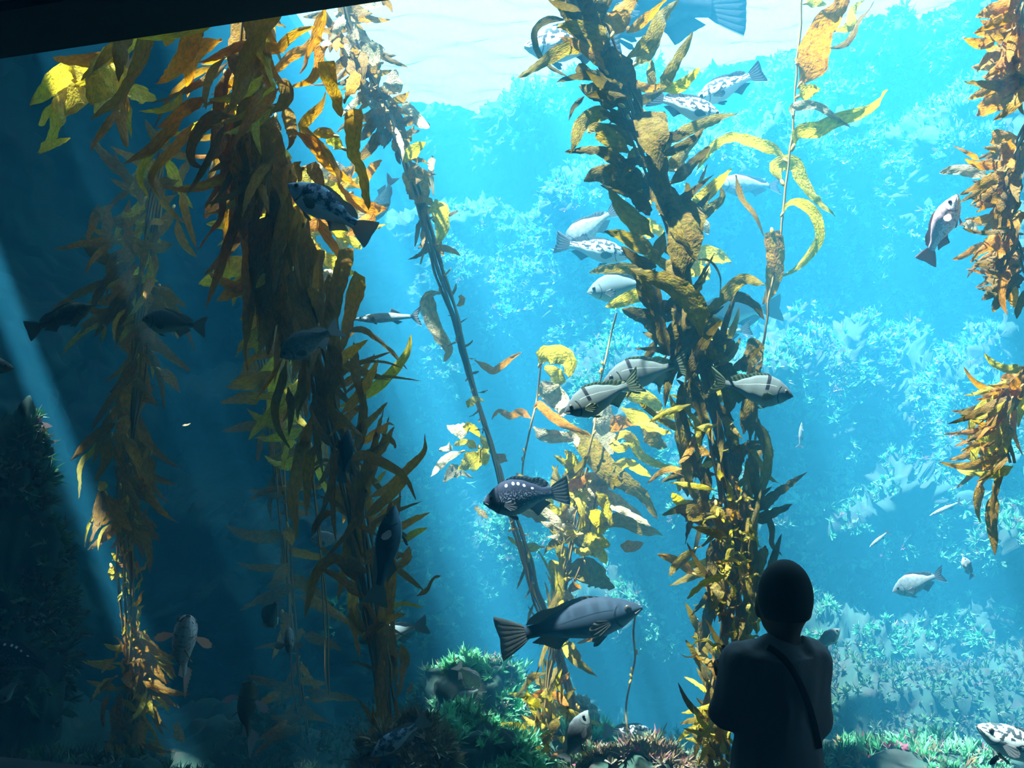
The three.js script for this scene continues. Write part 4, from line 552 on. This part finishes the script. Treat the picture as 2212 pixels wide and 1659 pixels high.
fish('barred_fish', 'banded fish with white fins diving away above the reef', 'silver', 1036, 1486, 984, 1434, 5.6, { dh: 0.12, up: [0.6, 0.7], spread: 1.0, group: SG });
fish('slate_fish', 'blue-grey fish just below the diving banded fish', 'grey', 973, 1518, 1048, 1484, 5.86, { up: [-0.4, 1], sy: 0.8 });
fish('green_fish', 'turquoise fish behind the tallest kelp, left of its stem', 'silver', 668, 1168, 760, 1160, 5.9, { up: [0, 1] });
fish('striped_fish', 'blue-white fish with a barred back lying on the reef', 'checker', 1422, 1590, 1300, 1574, 5.6, { up: [0, 1], bend: 0.2 });
fish('white_fish', 'white-edged fish with its tail curling down by the reef', 'silver', 1270, 1535, 1216, 1665, 5.0, { up: [-0.9, 0.3], bend: -0.7, sy: 0.9 });
const SL = 'slender fish along the rock wall';
fish('slender_fish', 'slender upright fish before the rock wall right of the dense kelp', 'silver', 1732, 912, 1727, 972, 6.2, { kind: 'pike', up: [-1, 0], group: SL, sy: 1.4 });
fish('slender_fish', 'slender fish slanting up right above the lower rock ledge', 'silver', 1878, 1182, 1924, 1144, 6.0, { kind: 'pike', up: [-0.6, 0.8], group: SL, sy: 1.4 });
fish('slender_fish', 'slender faint fish near the right edge above the ledge', 'silver', 2008, 1114, 2084, 1080, 6.2, { kind: 'pike', up: [-0.4, 0.9], group: SL, sy: 1.2 });
fish('dark_perch', 'dark fish hanging head-up before the middle of the tallest kelp', 'slate', 752, 928, 738, 1042, 4.35, { up: [0.9, 0.2, 0.4], sy: 0.8 });
fish('mottled_fish', 'pale blurred fish beside the upper leaning rope', 'silver', 805, 480, 850, 378, 6.4, { up: [0.8, 0.4], sy: 0.8 });
/* ---------- the child at the window ---------- */
function marched(sdf, c, half, res) {   // smooth surface of a distance field inside a cube
  const mc = new MarchingCubes(res, new THREE.MeshStandardMaterial(), false, false, 160000); mc.isolation = 0;
  const h = res / 2, p = V(0, 0, 0);
  for (let z = 0; z < res; z++) for (let y = 0; y < res; y++) for (let x = 0; x < res; x++) { p.set(c.x + (x - h) / h * half, c.y + (y - h) / h * half, c.z + (z - h) / h * half); mc.field[x + y * res + z * res * res] = -sdf(p); }
  mc.update();
  const n = mc.count, g = new THREE.BufferGeometry(), pa = new Float32Array(n * 3), na = new Float32Array(n * 3);
  for (let i = 0; i < n * 3; i++) { pa[i] = mc.positionArray[i] * half + [c.x, c.y, c.z][i % 3]; na[i] = mc.normalArray[i]; }
  g.setAttribute('position', new THREE.BufferAttribute(pa, 3)); g.setAttribute('normal', new THREE.BufferAttribute(na, 3));
  const m = mergeVertices(g.deleteAttribute('normal'), 1e-5); m.computeVertexNormals(); return m;
}
const smin = (a, b, k) => { const h = clamp(0.5 + 0.5 * (b - a) / k, 0, 1); return lerp(b, a, h) - k * h * (1 - h); };
const caps = (p, a, b, ra, rb) => { const ab = b.clone().sub(a), t = clamp(p.clone().sub(a).dot(ab) / ab.lengthSq(), 0, 1); return p.distanceTo(a.clone().addScaledVector(ab, t)) - lerp(ra, rb, t); };
const ell = (p, c, rx, ry, rz) => { const x = (p.x - c.x) / rx, y = (p.y - c.y) / ry, z = (p.z - c.z) / rz, k = Math.hypot(x, y, z); return (k - 1) * Math.min(rx, ry, rz) * (k > 0.2 ? 1 : 1); };
{
  const D = 2.47, t = thing('person', 'child with short dark hair, grey shirt and thin shoulder strap at the tank window', 'person'), foot = at(1675, 1400, D).setY(0);
  t.position.copy(foot);
  const J = (px, py, z = 0) => { const p = at(px, py, D).sub(foot); p.z += z; return p; };   // z: towards the viewer
  const head = J(1696, 1290), chin = J(1688, 1345, -0.045), nk0 = J(1698, 1360, -0.005), nk1 = J(1694, 1425, 0);
  const shL = J(1604, 1436), elL = J(1572, 1540, -0.01), haL = J(1680, 1575, -0.135), shR = J(1752, 1436), elR = J(1764, 1552, -0.01), haR = J(1590, 1462, -0.10);
  const hipL = J(1640, 1720), hipR = J(1715, 1720), H0 = hipL.y, ankL = V(hipL.x - 0.02, 0.06, hipL.z + 0.03), ankR = V(hipR.x + 0.02, 0.06, hipR.z + 0.03), knL = V(hipL.x - 0.01, 0.34, hipL.z - 0.01), knR = V(hipR.x + 0.01, 0.34, hipR.z - 0.01);
  const fingers = []; // right hand lies on the left upper arm, left hand on the right side
  for (let i = 0; i < 4; i++) { const a = haR.clone().add(V(-0.01, 0.018 - i * 0.014, 0.0)), b = a.clone().add(V(-0.022 + 0.002 * i, 0.004, 0.018)), c = b.clone().add(V(-0.008, 0.0, [0.03, 0.034, 0.03, 0.024][i])); fingers.push([a, b, 0.0085, 0.008], [b, c, 0.008, 0.0065]); }
  fingers.push([haR.clone().add(V(0.015, 0.02, 0)), haR.clone().add(V(0.0, 0.045, 0.005)), 0.009, 0.008], [haR.clone().add(V(0.0, 0.045, 0.005)), haR.clone().add(V(-0.012, 0.06, 0.01)), 0.008, 0.0065]);
  for (let i = 0; i < 4; i++) { const a = haL.clone().add(V(0.012, 0.016 - i * 0.014, 0)), b = a.clone().add(V(0.024, 0.003, 0.008)), c = b.clone().add(V(0.02 - 0.003 * i, 0, 0.018)); fingers.push([a, b, 0.0085, 0.008], [b, c, 0.008, 0.0065]); }
  fingers.push([haL.clone().add(V(-0.012, 0.02, 0)), haL.clone().add(V(0.004, 0.042, 0)), 0.009, 0.0075]);
  const headSdf = (p) => {
    let d = ell(p, head, 0.0625, 0.087, 0.08); d = smin(d, caps(p, chin, chin.clone().add(V(0, 0.045, -0.005)), 0.036, 0.042), 0.03);
    d = smin(d, ell(p, J(1747, 1318, -0.012), 0.0115, 0.027, 0.016), 0.008); d = smin(d, ell(p, J(1648, 1318, -0.045), 0.009, 0.024, 0.013), 0.006);
    d = smin(d, caps(p, J(1687, 1308, -0.092), J(1687, 1318, -0.10), 0.006, 0.011), 0.012); d = smin(d, caps(p, J(1679, 1334, -0.082), J(1697, 1334, -0.082), 0.006, 0.006), 0.008);
    d = -smin(-d, ell(p, J(1674, 1300, -0.092), 0.014, 0.009, 0.012), 0.008); d = -smin(-d, ell(p, J(1702, 1300, -0.092), 0.014, 0.009, 0.012), 0.008);
    return smin(d, caps(p, nk0, nk1, 0.033, 0.042), 0.025);
  };
  const bodySdf = (p) => {
    let d = caps(p, nk0, nk1, 0.033, 0.04);
    d = smin(d, caps(p, shL, shR, 0.036, 0.036), 0.03); d = smin(d, caps(p, J(1678, 1470), J(1678, 1680), 0.07, 0.075), 0.04);
    d = smin(d, caps(p, shL, elL, 0.034, 0.028), 0.02); d = smin(d, caps(p, elL, haL, 0.028, 0.02), 0.012); d = smin(d, caps(p, shR, elR, 0.034, 0.028), 0.02); d = smin(d, caps(p, elR, haR, 0.028, 0.02), 0.012);
    d = smin(d, ell(p, haR, 0.02, 0.03, 0.014), 0.012); d = smin(d, ell(p, haL, 0.024, 0.028, 0.014), 0.012);
    for (const [a, b, ra, rb] of fingers) d = smin(d, caps(p, a, b, ra, rb), 0.004);
    for (const [h, k, a] of [[hipL, knL, ankL], [hipR, knR, ankR]]) { d = smin(d, caps(p, h, k, 0.058, 0.044), 0.02); d = smin(d, caps(p, k, a, 0.042, 0.03), 0.015); d = smin(d, caps(p, a, a.clone().add(V(0, -0.03, -0.1)), 0.03, 0.024), 0.02); }
    return d;
  };
  const skin = new THREE.MeshStandardMaterial({ name: 'skin', color: rgb(0.16, 0.085, 0.055), roughness: 0.6 });
  const cloth = new THREE.MeshStandardMaterial({ name: 'shirt_cotton', color: rgb(0.26, 0.26, 0.27), roughness: 0.95 }), dark = new THREE.MeshStandardMaterial({ name: 'dark_cloth', color: rgb(0.02, 0.02, 0.024), roughness: 0.95 }), hairM = new THREE.MeshStandardMaterial({ name: 'black_hair', color: rgb(0.008, 0.007, 0.007), roughness: 0.8 });
  mesh('body', mergeGeometries([marched(headSdf, J(1693, 1320), 0.16, 84), marched(bodySdf, V(0, 0.52, 0), 0.58, 110)]), skin, t);
  mesh('hair', marched((p) => Math.max(ell(p, head.clone().add(V(0, 0.003, 0.004)), 0.0655, 0.09, 0.083), -(p.y - (head.y - 0.052 + 0.7 * Math.max(0, -(p.z - head.z) - 0.01)))), head, 0.11, 64), hairM, t);
  const fold = (p) => 0.004 * n3(p.x * 9, p.y * 5, p.z * 9) + 0.0025 * n3(p.x * 22, p.y * 9, p.z * 22);
  const shirtSdf = (p) => {
    let d = caps(p, J(1610, 1432), J(1748, 1432), 0.05, 0.048); d = smin(d, ell(p, J(1678, 1470), 0.115, 0.1, 0.085), 0.04);
    const y = p.y, c = J(1676, 1560), w = lerp(0.112, 0.096, sstep(0.7, 0.9, y)); const yy = clamp(y, 0.62, 0.98), r = Math.hypot((p.x - c.x) / w, (p.z - c.z) / 0.088) - 1; d = smin(d, Math.max(r * 0.088, Math.abs(y - 0.8) - 0.19), 0.035);
    d = smin(d, caps(p, shL, elL, 0.05, 0.043), 0.02); d = smin(d, caps(p, elL, elL.clone().lerp(haL, 0.5), 0.041, 0.034), 0.015); d = smin(d, caps(p, shR, elR, 0.05, 0.042), 0.02); d = smin(d, caps(p, elR, elR.clone().lerp(haR, 0.55), 0.04, 0.033), 0.015);
    d = smin(d, caps(p, J(1668, 1402), J(1722, 1402), 0.03, 0.03), 0.03);
    d = Math.max(d, 0.605 - y); d = -smin(-d, caps(p, nk0.clone().add(V(0, 0.02, 0)), J(1696, 1392, -0.01), 0.04, 0.04), 0.006); return d + fold(p);
  };
  mesh('shirt', marched(shirtSdf, V(0, 0.82, -0.02), 0.27, 96), cloth, t);
  mesh('trousers', marched((p) => { let d = ell(p, V((hipL.x + hipR.x) / 2, H0, hipL.z), 0.105, 0.09, 0.085); for (const [h, k, a] of [[hipL, knL, ankL], [hipR, knR, ankR]]) { d = smin(d, caps(p, h, k, 0.068, 0.056), 0.015); d = smin(d, caps(p, k, a, 0.055, 0.048), 0.012); } return Math.max(d, 0.07 - p.y) + fold(p); }, V(0, 0.38, 0), 0.36, 80), dark, t);
  for (const a of [ankL, ankR]) mesh('shoe', marched((p) => Math.max(smin(caps(p, a.clone().setY(0.04), a.clone().add(V(0, 0, -0.12)).setY(0.03), 0.042, 0.038), caps(p, a.clone().setY(0.05), a.clone().setY(0.08), 0.038, 0.036), 0.02), -p.y), a.clone().add(V(0, 0, -0.05)), 0.14, 44), dark, t);
  // strap over the left shoulder, across the back to the right hip
  const S = []; for (const [px, py] of [[1648, 1390], [1662, 1398], [1682, 1420], [1702, 1455], [1722, 1500], [1740, 1550], [1752, 1600]]) { const q = J(px, py, 0.16), o = J(px, py, 0).sub(J(px, py, 0.16)).normalize(); for (let i = 0; i < 60 && shirtSdf(q) > 0.004; i++) q.addScaledVector(V(0, 0, -1), Math.max(0.0015, shirtSdf(q) * 0.6)); S.push(q); }
  const cv = new THREE.CatmullRomCurve3(S), pos = [], idx = [], n = 40;
  for (let i = 0; i <= n; i++) { const q = cv.getPointAt(i / n), T = cv.getTangentAt(i / n), N = V(0, 0, 1), W = T.clone().cross(N).normalize().multiplyScalar(0.008); for (const [s, z] of [[-1, 0.001], [-0.9, 0.005], [0.9, 0.005], [1, 0.001]]) pos.push(q.x + W.x * s, q.y + W.y * s, q.z + z); if (i < n) for (let j = 0; j < 3; j++) { const a = i * 4 + j; idx.push(a, a + 1, a + 5, a, a + 5, a + 4); } }
  const sg = new THREE.BufferGeometry(); sg.setAttribute('position', new THREE.Float32BufferAttribute(pos, 3)); sg.setIndex(idx); sg.computeVertexNormals();
  mesh('shoulder_strap', sg, new THREE.MeshStandardMaterial({ name: 'black_strap', color: rgb(0.006, 0.006, 0.007), roughness: 0.8, side: THREE.DoubleSide }), t);
  for (const x of [1674, 1702]) { const e = mesh('eye', new THREE.SphereGeometry(0.009, 12, 10), new THREE.MeshStandardMaterial({ name: 'eye_white', color: rgb(0.7, 0.68, 0.65), roughness: 0.3 }), t); e.position.copy(J(x, 1300, -0.071)); const pu = mesh('pupil', new THREE.SphereGeometry(0.0045, 8, 6), pupilMat, e); pu.position.set(0, 0, -0.006); }
}
renderer.render(scene, camera);
